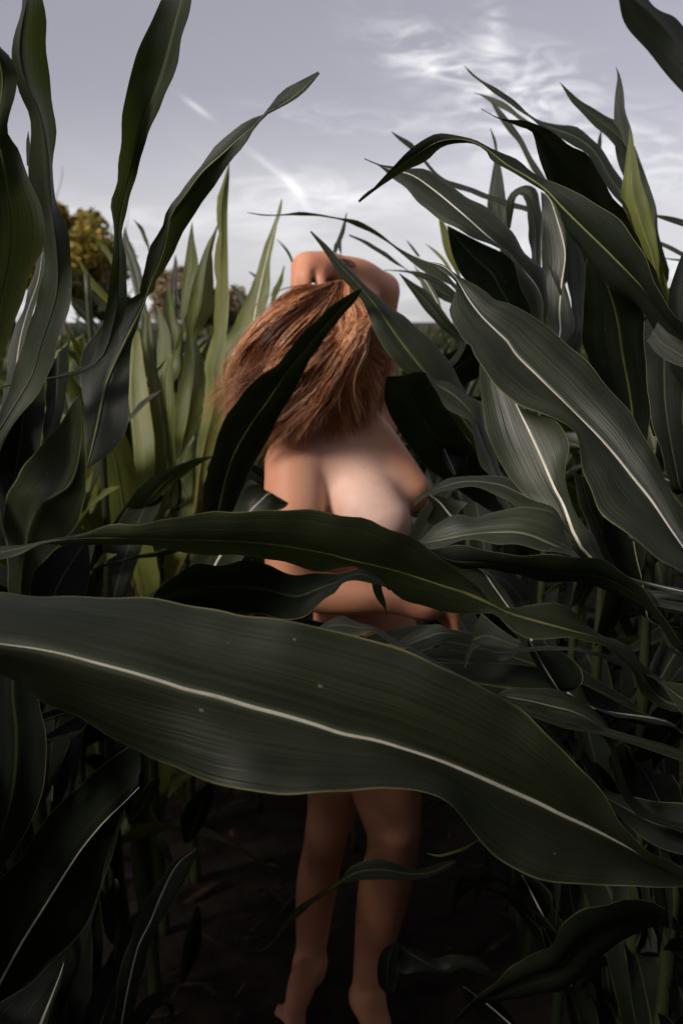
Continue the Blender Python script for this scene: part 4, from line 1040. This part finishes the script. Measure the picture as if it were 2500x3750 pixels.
def limbs(name, base_h, L, r, depth, mat, parent, seed):
    rs = random.Random(seed); paths = []
    branch(paths, Vector((0, 0, -0.1)), Vector((0.03, 0, 1)), L, r, depth, rs)
    VV = []; FF = []; off = 0
    for pts, r0, r1 in paths:
        V, F = tube_geo([tuple(p) for p in pts], np.linspace(r0, r1, len(pts)), 5)
        VV += V; FF += [tuple(i + off for i in f) for f in F]; off += len(V)
    return mesh_obj(name, VV, FF, mat, parent)


MAT['bark'] = simple_mat('tree_bark', (0.05, 0.04, 0.03), (0.13, 0.11, 0.09), 12, 0.9, 0.5, 0.03)


def foliage_mat(name, c1, c2, c3, scale):
    m, t = new_mat(name)
    tc = N(t, 'ShaderNodeTexCoord')
    nz = N(t, 'ShaderNodeTexNoise', inp={'Scale': scale, 'Detail': 5.0, 'Roughness': 0.7})
    t.links.new(tc.outputs['Object'], nz.inputs['Vector'])
    cr = N(t, 'ShaderNodeValToRGB')
    cr.color_ramp.elements[0].position = 0.36; cr.color_ramp.elements[0].color = (*c1, 1)
    cr.color_ramp.elements[1].position = 0.66; cr.color_ramp.elements[1].color = (*c3, 1)
    e = cr.color_ramp.elements.new(0.5); e.color = (*c2, 1)
    t.links.new(nz.outputs[0], cr.inputs[0])
    bs = N(t, 'ShaderNodeBsdfPrincipled', inp={'Roughness': 0.6})
    t.links.new(cr.outputs[0], bs.inputs['Base Color'])
    tr = N(t, 'ShaderNodeBsdfTranslucent'); t.links.new(cr.outputs[0], tr.inputs[0])
    mx = N(t, 'ShaderNodeMixShader', inp={0: 0.25})
    t.links.new(bs.outputs[0], mx.inputs[1]); t.links.new(tr.outputs[0], mx.inputs[2])
    out = N(t, 'ShaderNodeOutputMaterial'); t.links.new(mx.outputs[0], out.inputs[0])
    return m


MAT['gold'] = foliage_mat('golden_foliage', (0.07, 0.065, 0.012), (0.22, 0.17, 0.024), (0.44, 0.30, 0.035), 0.8)
MAT['tan'] = foliage_mat('tan_foliage', (0.12, 0.10, 0.05), (0.26, 0.19, 0.10), (0.40, 0.29, 0.19), 1.2)
MAT['olive'] = foliage_mat('olive_foliage', (0.025, 0.03, 0.010), (0.05, 0.052, 0.018), (0.09, 0.085, 0.03), 1.0)


def tree_at(name, label, px, Yd, top_px, half_px, mat, seed, n, size):
    p = P(px, 1200, Yd); top = P(px, top_px, Yd)[2]
    e = thing(name, label, 'tree', (p[0], Yd, 0), None)
    r = half_px / FPX * Yd
    cz = max(top - r * 0.95, 0.9)
    limbs('trunk', 0, cz * 0.85, 0.04 * r + 0.03, 3, MAT['bark'], e, seed)
    leafy_crown((0, 0, cz * 0.98), (r, r, top - cz if top - cz > 0.3 * r else r), n, size, mat, e, seed)
    return e


tree_at('golden_tree', 'large golden tree rising above the corn at left', 250, 26.0, 715, 205, MAT['gold'], 3, 14000, 0.11)
tree_at('dark_tree', 'low dark olive tree beside the golden tree', 400, 30.0, 960, 120, MAT['olive'], 5, 5000, 0.10)
tree_at('pale_bush', 'pale tan bush on the horizon behind the yellow green spears', 640, 38.0, 960, 110, MAT['tan'], 8, 5000, 0.10)
tree_at('tan_bush', 'small tan bush on the horizon just left of the hair', 880, 40.0, 1052, 90, MAT['tan'], 9, 3500, 0.10)
tree_at('olive_bush', 'low olive bush on the horizon between the tan bushes', 760, 36.0, 1040, 100, MAT['olive'], 12, 3500, 0.10)
p_ = P(420, 1200, 24.0)
bt = thing('bare_tree', 'leafless tree with thin grey twigs beside the golden tree', 'tree', (p_[0], 24.0, 0))
limbs('trunk', 0, 1.35, 0.05, 4, MAT['bark'], bt, 4)

# ------------------------------------------------------------------ the person
def mat_skin():
    m, t = new_mat('skin')
    geo = N(t, 'ShaderNodeNewGeometry')
    nz = N(t, 'ShaderNodeTexNoise', inp={'Scale': 14.0, 'Detail': 5.0, 'Roughness': 0.6})
    t.links.new(geo.outputs['Position'], nz.inputs['Vector'])
    col = mixc(t, nz.outputs[0], (0.48, 0.20, 0.105), (0.64, 0.31, 0.185))
    # paler skin where a top usually covers it
    for c, r in SKIN_PALE:
        dv = N(t, 'ShaderNodeVectorMath', operation='DISTANCE')
        dv.inputs[1].default_value = tuple(c)
        t.links.new(geo.outputs['Position'], dv.inputs[0])
        mr = N(t, 'ShaderNodeMapRange', interpolation_type='SMOOTHSTEP', inp={'From Min': r * .2, 'From Max': r * 1.1, 'To Min': 0.75, 'To Max': 0.0})
        t.links.new(dv.outputs['Value'], mr.inputs[0])
        col = mixc(t, mr.outputs[0], col, (0.80, 0.57, 0.47))
    vo = N(t, 'ShaderNodeTexVoronoi', inp={'Scale': 70.0})
    t.links.new(geo.outputs['Position'], vo.inputs['Vector'])
    sc = N(t, 'ShaderNodeSeparateColor'); t.links.new(vo.outputs['Color'], sc.inputs[0])
    sz = math_node(t, 'MULTIPLY', math_node(t, 'MAXIMUM', math_node(t, 'SUBTRACT', sc.outputs[0], 0.9), 0.0), 1.6)
    col = mixc(t, math_node(t, 'MULTIPLY', math_node(t, 'LESS_THAN', vo.outputs['Distance'], sz), 0.5), col, (0.22, 0.08, 0.045))
    blot = N(t, 'ShaderNodeTexNoise', inp={'Scale': 45.0, 'Detail': 3.0})
    t.links.new(geo.outputs['Position'], blot.inputs['Vector'])
    col = mixc(t, math_node(t, 'MULTIPLY_ADD', blot.outputs[0], 0.6, -0.22, clamp=True), col, (0.62, 0.24, 0.15))
    fine = N(t, 'ShaderNodeTexNoise', inp={'Scale': 420.0, 'Detail': 2.0})
    t.links.new(geo.outputs['Position'], fine.inputs['Vector'])
    bm = N(t, 'ShaderNodeBump', inp={'Strength': 0.12, 'Distance': 0.0015})
    t.links.new(fine.outputs[0], bm.inputs['Height'])
    bs = N(t, 'ShaderNodeBsdfPrincipled', inp={'Roughness': 0.55, 'Specular IOR Level': 0.35})
    t.links.new(col, bs.inputs['Base Color']); t.links.new(bm.outputs[0], bs.inputs['Normal'])
    bs.subsurface_method = 'RANDOM_WALK'
    bs.inputs['Subsurface Weight'].default_value = 0.25
    bs.inputs['Subsurface Radius'].default_value = (0.012, 0.005, 0.003)
    bs.inputs['Subsurface Scale'].default_value = 1.0
    out = N(t, 'ShaderNodeOutputMaterial'); t.links.new(bs.outputs[0], out.inputs[0])
    return m


def mat_hair():
    m, t = new_mat('auburn_hair')
    uv = N(t, 'ShaderNodeUVMap'); sep = N(t, 'ShaderNodeSeparateXYZ'); t.links.new(uv.outputs[0], sep.inputs[0])
    cr = N(t, 'ShaderNodeValToRGB')
    e = cr.color_ramp.elements
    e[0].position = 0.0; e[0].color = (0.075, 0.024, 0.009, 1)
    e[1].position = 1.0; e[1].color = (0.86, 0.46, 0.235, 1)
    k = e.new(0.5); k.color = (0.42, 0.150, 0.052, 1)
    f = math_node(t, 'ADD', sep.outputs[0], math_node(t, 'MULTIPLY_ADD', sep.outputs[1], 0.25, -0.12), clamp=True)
    t.links.new(f, cr.inputs[0])
    bs = N(t, 'ShaderNodeBsdfPrincipled', inp={'Roughness': 0.38, 'Specular IOR Level': 0.45})
    t.links.new(cr.outputs[0], bs.inputs['Base Color'])
    out = N(t, 'ShaderNodeOutputMaterial'); t.links.new(bs.outputs[0], out.inputs[0])
    return m


def surface_nets(f, org, h):
    s = f < 0
    nx, ny, nz = f.shape
    cs = np.zeros((nx - 1, ny - 1, nz - 1), np.int8)
    for dx in (0, 1):
        for dy in (0, 1):
            for dz in (0, 1):
                cs += s[dx:nx - 1 + dx, dy:ny - 1 + dy, dz:nz - 1 + dz]
    act = np.argwhere((cs > 0) & (cs < 8))
    idx = -np.ones(cs.shape, np.int64); idx[tuple(act.T)] = np.arange(len(act))
    acc = np.zeros((len(act), 3)); cnt = np.zeros(len(act))
    corners = [(a, b, c) for a in (0, 1) for b in (0, 1) for c in (0, 1)]
    for c0 in corners:
        for ax in range(3):
            if c0[ax]:
                continue
            c1 = list(c0); c1[ax] = 1
            v0 = f[tuple((act + c0).T)]; v1 = f[tuple((act + c1).T)]
            cr = (v0 < 0) != (v1 < 0)
            t = np.where(cr, v0 / np.where(cr, v0 - v1, 1), 0)
            pos = np.tile(np.array(c0, float), (len(act), 1)); pos[:, ax] += t
            acc[cr] += pos[cr]; cnt[cr] += 1
    V = org + h * (act + acc / cnt[:, None])
    F = []
    for ax in range(3):
        a = [slice(1, -1)] * 3; a[ax] = slice(0, -1)
        sl0 = [slice(None)] * 3; sl0[ax] = slice(0, -1)
        sl1 = [slice(None)] * 3; sl1[ax] = slice(1, None)
        ch = s[tuple(sl0)] != s[tuple(sl1)]
        e = np.argwhere(ch)
        o1, o2 = [(1, 2), (2, 0), (0, 1)][ax]
        e = e[(e[:, o1] > 0) & (e[:, o2] > 0) & (e[:, o1] < cs.shape[o1]) & (e[:, o2] < cs.shape[o2])]
        d1 = np.zeros(3, int); d1[o1] = 1; d2 = np.zeros(3, int); d2[o2] = 1
        q = [idx[tuple(k.T)] for k in (e - d1 - d2, e - d2, e, e - d1)]
        quad = np.stack(q, 1)
        neg = s[tuple(e.T)]
        quad = np.where(neg[:, None], quad, quad[:, ::-1])
        F.append(quad)
    return V, np.vstack(F)


def build_body():
    prims = []

    def W(a):
        return P(*a) if a[0] > 5 else np.array(a, float)

    def chain(pts, rads, k=0.02):
        c = np.array([[*W(a), r] for a, r in zip(pts, rads)])
        if len(c) > 2:                      # one smooth limb, not a string of cones
            c = catmull(c, 9 * (len(c) - 1) + 1)
        prims.append((c, k))

    def cone(a, b, ra, rb, k=0.02):
        chain([a, b], [ra, rb], k)
    # trunk
    chain([(1350, 2500, 1.97), (1325, 2230, 1.97), (1285, 2040, 1.99), (1235, 1850, 2.0), (1215, 1700, 1.99), (1245, 1590, 1.98)], [.128, .100, .098, .106, .098, .064], .05)
    chain([(1420, 2540, 1.93), (1280, 2540, 2.01)], [.105, .105], .05)
    chain([(1215, 1700, 1.96), (1085, 1700, 1.90)], [.07, .056], .03)
    chain([(1245, 1600, 1.98), (1355, 1570, 2.07)], [.06, .052], .04)
    # chest
    chain([(1320, 1610, 1.97), (1415, 1705, 1.955), (1490, 1798, 1.94)], [.042, .050, .046], .03)
    chain([(1285, 1770, 1.915), (1335, 1850, 1.878), (1390, 1915, 1.85)], [.058, .068, .060], .05)
    chain([(1130, 1690, 1.925), (1230, 1650, 1.93), (1340, 1630, 1.965)], [.050, .056, .048], .05)
    # neck and head, thrown back and turned away
    chain([(1248, 1590, 1.98), (1268, 1400, 1.96)], [.058, .054], .03)
    chain([(1268, 1290, 1.955), (1248, 1185, 1.955)], [.072, .088], .03)
    chain([(1320, 1260, 2.00), (1330, 1330, 1.99)], [.045, .03], .03)
    chain([(1350, 1230, 2.03), (1368, 1265, 2.04)], [.010, .014], .012)
    cone((1322, 1255, 1.90), (1326, 1290, 1.90), .011, .009, .008)
    # hanging arm, forearm laid across the belly
    chain([(1085, 1705, 1.89), (1074, 1930, 1.845), (1062, 2130, 1.835)], [.060, .057, .045], .010)
    chain([(1062, 2130, 1.835), (1200, 2175, 1.835), (1450, 2190, 1.80)], [.043, .040, .027], .02)
    chain([(1450, 2190, 1.80), (1560, 2215, 1.79)], [.026, .028], .02)
    cone((1520, 2225, 1.79), (1575, 2240, 1.795), .020, .018, .015)
    for tip, mid, r0, r1 in (((1674, 2310, 1.80), (1655, 2215, 1.785), (1572, 2195, 1.79), 0), ((1662, 2312, 1.815), (1640, 2230, 1.79), (1578, 2212, 1.79), 0),
                             ((1650, 2300, 1.83), (1628, 2240, 1.80), (1578, 2228, 1.795), 0), ((1632, 2290, 1.84), (1610, 2250, 1.81), (1572, 2242, 1.80), 0)):
        chain([r0, mid, tip], [.0105, .0095, .0078], .006)
    chain([(1480, 2180, 1.785), (1535, 2160, 1.78), (1580, 2165, 1.785)], [.014, .0115, .009], .008)
    # raised arm, hand on the crown of the head
    chain([(1350, 1560, 2.07), (1368, 1320, 2.06), (1396, 1066, 2.04)], [.054, .045, .033], .02)
    chain([(1396, 1064, 2.04), (1318, 1010, 1.97), (1200, 972, 1.90)], [.033, .032, .022], .02)
    chain([(1200, 972, 1.90), (1128, 972, 1.875)], [.023, .026], .018)
    cone((1150, 985, 1.885), (1110, 985, 1.89), .024, .023, .015)
    for r0, mid, tip in (((1110, 965, 1.865), (1092, 1005, 1.85), (1088, 1060, 1.845)), ((1104, 968, 1.88), (1082, 1010, 1.87), (1076, 1066, 1.86)),
                         ((1112, 972, 1.89), (1086, 1020, 1.89), (1082, 1072, 1.885)), ((1130, 975, 1.86), (1122, 1016, 1.842), (1126, 1066, 1.842))):
        chain([r0, mid, tip], [.0115, .0098, .0085], .007)
    chain([(1180, 985, 1.88), (1172, 1030, 1.855), (1190, 1068, 1.848)], [.014, .0115, .0095], .008)
    # legs
    chain([(1420, 2560, 1.93), (1412, 2850, 1.905), (1440, 3060, 1.90), (1404, 3270, 1.945), (1362, 3500, 1.965), (1342, 3650, 1.965)], [.100, .076, .055, .056, .040, .032], .03)
    cone((1452, 3065, 1.862), (1452, 3100, 1.868), .030, .024, .02)
    an = P(1342, 3650, 1.965)
    chain([tuple(an), (an[0] + .0, an[1] + .02, .035)], [.034, .034], .02)
    chain([(an[0], an[1] + .02, .035), (an[0] + .02, an[1] - .09, .04), (an[0] + .035, an[1] - .17, .018)], [.034, .032, .018], .02)
    for k in range(5):
        bx = an[0] + .012 + .013 * k
        chain([(bx, an[1] - .155 + .008 * k, .018), (bx + .004, an[1] - .185 + .012 * k, .012)], [.010, .0085 if k else .011], .006)
    chain([(1280, 2560, 2.01), (1238, 2850, 2.02), (1196, 3050, 2.03), (1160, 3240, 2.08), (1142, 3440, 2.10), (1130, 3560, 2.09)], [.095, .066, .047, .047, .037, .031], .03)
    cone((1190, 3060, 2.0), (1188, 3100, 2.005), .032, .028, .03)
    an = P(1130, 3560, 2.09)
    chain([tuple(an), (an[0] + .005, an[1] + .02, .035)], [.034, .034], .02)
    chain([(an[0] + .005, an[1] + .02, .035), (an[0] - .015, an[1] - .09, .04), (an[0] - .03, an[1] - .17, .018)], [.034, .031, .018], .02)
    for k in range(5):
        bx = an[0] - .008 - .013 * k
        chain([(bx, an[1] - .155 + .008 * k, .018), (bx - .004, an[1] - .185 + .012 * k, .012)], [.010, .0085 if k else .011], .006)
    h = 0.0062
    allp = np.vstack([c for c, k in prims])
    lo = (allp[:, :3] - allp[:, 3:]).min(0) - 0.03
    hi = (allp[:, :3] + allp[:, 3:]).max(0) + 0.03
    dims = np.ceil((hi - lo) / h).astype(int) + 1
    f = np.full(dims, 0.2, np.float32)
    for c, k in prims:
        m = c[:, 3].max() + k + 0.03
        i0 = np.clip(((c[:, :3].min(0) - m - lo) / h).astype(int), 0, dims); i1 = np.clip(((c[:, :3].max(0) + m - lo) / h).astype(int) + 2, 0, dims)
        g = np.meshgrid(*[(lo[q] + h * np.arange(i0[q], i1[q])).astype(np.float32) for q in range(3)], indexing='ij')
        d = np.full(g[0].shape, 9.0, np.float32)
        for s in range(len(c) - 1):
            a, b, ra, rb = c[s, :3], c[s + 1, :3], c[s, 3], c[s + 1, 3]
            ab = b - a; L2 = np.dot(ab, ab) + 1e-12
            t = np.clip(sum((g[q] - a[q]) * ab[q] for q in range(3)) / L2, 0, 1)
            d = np.minimum(d, np.sqrt(sum((g[q] - a[q] - t * ab[q]) ** 2 for q in range(3))) - (ra + (rb - ra) * t))
        sl = tuple(slice(i0[q], i1[q]) for q in range(3))
        o = f[sl]
        w = np.clip(k - np.abs(o - d), 0, None) / k
        f[sl] = np.minimum(o, d) - w * w * k * 0.25
    return surface_nets(f, lo, h)


SKIN_PALE = [(P(1310, 1800, 1.84), 0.14), (P(1390, 1900, 1.80), 0.09)]
MAT['skin'] = mat_skin()
MAT['hair'] = mat_hair()
bV, bF = build_body()
root = np.array((0.02, 1.98, 0.0))
person = thing('person', 'nude person with long auburn hair standing between the corn rows, one hand on the head', 'person', tuple(root))
# two rounds of smoothing
adj = np.vstack([bF[:, [0, 1]], bF[:, [1, 2]], bF[:, [2, 3]], bF[:, [3, 0]]])
for _ in range(3):
    acc = np.zeros_like(bV); cnt = np.zeros(len(bV))
    np.add.at(acc, adj[:, 0], bV[adj[:, 1]]); np.add.at(acc, adj[:, 1], bV[adj[:, 0]])
    np.add.at(cnt, adj[:, 0], 1); np.add.at(cnt, adj[:, 1], 1)
    bV = bV * 0.55 + 0.45 * acc / np.maximum(cnt, 1)[:, None]
body = mesh_obj('body', bV - root, bF, MAT['skin'], person)

# hair: strands combed along guide curves, gathered in wavy locks
GUIDES = [
    [(1205, 1035, 1.85), (1092, 1070, 1.80), (1000, 1165, 1.78), (930, 1265, 1.78), (870, 1320, 1.79), (825, 1390, 1.80)],
    [(1225, 1035, 1.86), (1125, 1130, 1.80), (1010, 1260, 1.77), (915, 1370, 1.78), (850, 1460, 1.79), (835, 1560, 1.80)],
    [(1235, 1032, 1.86), (1150, 1160, 1.80), (1055, 1320, 1.77), (975, 1450, 1.78), (905, 1530, 1.79), (850, 1600, 1.80)],
    [(1245, 1030, 1.86), (1190, 1190, 1.80), (1125, 1360, 1.78), (1065, 1500, 1.79), (1015, 1600, 1.80), (975, 1690, 1.82)],
    [(1260, 1030, 1.86), (1230, 1190, 1.80), (1190, 1370, 1.79), (1150, 1500, 1.80), (1105, 1585, 1.81), (1065, 1650, 1.83)],
    [(1275, 1030, 1.86), (1280, 1190, 1.80), (1262, 1380, 1.80), (1235, 1490, 1.82), (1205, 1570, 1.83), (1185, 1630, 1.84)],
    [(1290, 1036, 1.87), (1330, 1170, 1.82), (1335, 1320, 1.82), (1315, 1450, 1.84), (1285, 1530, 1.85), (1262, 1600, 1.86)],
    [(1300, 1042, 1.89), (1345, 1150, 1.85), (1365, 1290, 1.86), (1385, 1420, 1.87), (1368, 1500, 1.88), (1335, 1585, 1.88)]]
BACKG = [
    [(1295, 1045, 1.92), (1350, 1150, 1.97), (1355, 1300, 2.01), (1345, 1420, 2.05), (1330, 1500, 2.06), (1320, 1560, 2.07)],
    [(1270, 1040, 1.97), (1300, 1130, 2.04), (1300, 1290, 2.07), (1290, 1420, 2.10), (1280, 1500, 2.11), (1270, 1570, 2.12)],
    [(1240, 1040, 1.97), (1240, 1130, 2.04), (1230, 1290, 2.07), (1220, 1420, 2.10), (1210, 1500, 2.11), (1200, 1570, 2.12)],
    [(1210, 1045, 1.95), (1170, 1130, 2.01), (1140, 1290, 2.03), (1120, 1420, 2.06), (1110, 1500, 2.07), (1100, 1570, 2.07)],
    [(1200, 1048, 1.90), (1150, 1130, 1.93), (1080, 1260, 1.93), (1010, 1380, 1.92), (950, 1470, 1.91), (900, 1540, 1.90)]]


def build_hair():
    r = np.random.default_rng(11)
    S = 15
    VV = []; UU = []; FF = []; off = 0

    def sample(Gs, g, e):
        i = min(int(g), len(Gs) - 2); w = g - i
        a = np.array(Gs[i], float) * (1 - w) + np.array(Gs[i + 1], float) * w
        return a
    fan = [(GUIDES, 260, 34, 0.085), (BACKG, 60, 22, 0.05)]
    t = np.linspace(0, 1, S)
    rad = np.interp(t, [0, .15, .75, 1], [.0005, .00066, .00058, .00015])
    for Gs, nl, ns, depth in fan:
        for l in range(nl):
            g = r.uniform(0, len(Gs) - 1.001)
            G = catmull(sample(Gs, g, 0), S)
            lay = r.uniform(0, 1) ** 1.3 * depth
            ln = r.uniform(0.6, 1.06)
            tone = np.clip(r.choice([0.18, 0.5, 0.85], p=[.4, .35, .25]) + r.normal(0, .1), 0, 1) * (1 - 0.5 * lay / depth)  # deeper layers coloured darker, standing in for shade inside the hair
            amp = r.uniform(22, 50); ph = g * 0.9 + r.normal(0, .45) + lay * 30; fr = r.uniform(6.5, 8.5)
            amp2 = r.uniform(0.006, 0.016)
            flick = r.normal(0, 34)
            for s in range(ns):
                tt = np.clip(t * ln * r.uniform(0.72, 1.0), 0, 1)
                pts = np.stack([np.interp(tt, t, G[:, k]) for k in range(3)], 1)
                sp = r.normal(0, 1, 2) * (3 + 14 * t * (1.25 - t) * 1.6)[:, None]
                fz = r.normal(0, 1); ph3 = r.uniform(0, 6.3)
                w = np.minimum(1, t * 1.6)
                pts[:, 0] += sp[:, 0] + amp * w * np.sin(fr * t + ph) + flick * t ** 2 + 3.0 * fz * np.sin(t * 16 + ph3)
                pts[:, 1] += 0.5 * sp[:, 1] + 0.45 * amp * w * np.cos(fr * t + ph) + 2.0 * fz * np.cos(t * 14 + ph3)
                pts[:, 2] += lay + amp2 * w * np.sin(fr * t + ph + 1.4) + 0.003 * r.normal()
                if r.uniform() < 0.035:
                    pts[:, 0] += r.normal(0, 60) * t ** 1.5; pts[:, 1] += r.normal(0, 40) * t ** 1.5
                x = (pts[:, 0] - 1250) / FPX; y = (1875 - pts[:, 1]) / FPX
                dy = math.cos(TILT) + y * math.sin(TILT); dz = -math.sin(TILT) + y * math.cos(TILT)
                k = pts[:, 2] / dy
                p3 = np.stack([x * k, pts[:, 2], CAM_H + dz * k], 1)
                tan = np.gradient(p3, axis=0); tan /= np.linalg.norm(tan, axis=1)[:, None]
                a = np.cross(tan, (0.3, 1, 0.2)); a /= np.linalg.norm(a, axis=1)[:, None]
                b = np.cross(tan, a)
                ring = np.stack([p3 + rad[:, None] * (math.cos(q) * a + math.sin(q) * b) for q in (0, 2.094, 4.189)], 1)
                VV.append(ring.reshape(-1, 3))
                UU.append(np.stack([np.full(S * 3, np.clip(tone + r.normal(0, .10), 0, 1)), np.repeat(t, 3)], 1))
                k = np.arange(S - 1) * 3 + off
                FF.append(np.concatenate([np.stack([k + i, k + (i + 1) % 3, k + 3 + (i + 1) % 3, k + 3 + i], 1) for i in range(3)])); off += S * 3
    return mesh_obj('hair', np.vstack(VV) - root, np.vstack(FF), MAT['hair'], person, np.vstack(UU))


build_hair()

# ink on the raised forearm
MAT['ink'] = simple_mat('tattoo_ink', (0.03, 0.03, 0.04), (0.05, 0.05, 0.06), 60, 0.6, 0.0)
bvh = BVHTree.FromPolygons([Vector(v) for v in bV], [tuple(int(i) for i in f) for f in bF])


def ink(strokes):
    VV = []; FF = []; off = 0
    for s in strokes:
        pts = []
        for q in catmull(np.array(s, float), 22):
            d = Vector(P(q[0], q[1], 1.9)) - cam.location
            hit = bvh.ray_cast(cam.location, d.normalized())
            if hit[0] is not None and hit[0].y > 1.6:
                pts.append(tuple(hit[0] - d.normalized() * 0.0004))
        if len(pts) < 4:
            continue
        V, F = tube_geo(np.array(pts) - root, [0.0011] * len(pts), 5)
        VV += V; FF += [tuple(i + off for i in f) for f in F]; off += len(V)
    if VV:
        mesh_obj('tattoo', np.array(VV) + 0.0, FF, MAT['ink'], body)


ink([[(1292, 968), (1283, 974), (1276, 970), (1279, 962), (1289, 960), (1297, 966), (1296, 976), (1284, 979)],
     [(1278, 966), (1270, 958), (1262, 962), (1266, 970), (1272, 966), (1268, 955), (1258, 953)],
     [(1256, 964), (1250, 957), (1244, 960), (1248, 967), (1241, 963), (1236, 955)],
     [(1285, 955), (1272, 952), (1256, 950), (1244, 949)]])
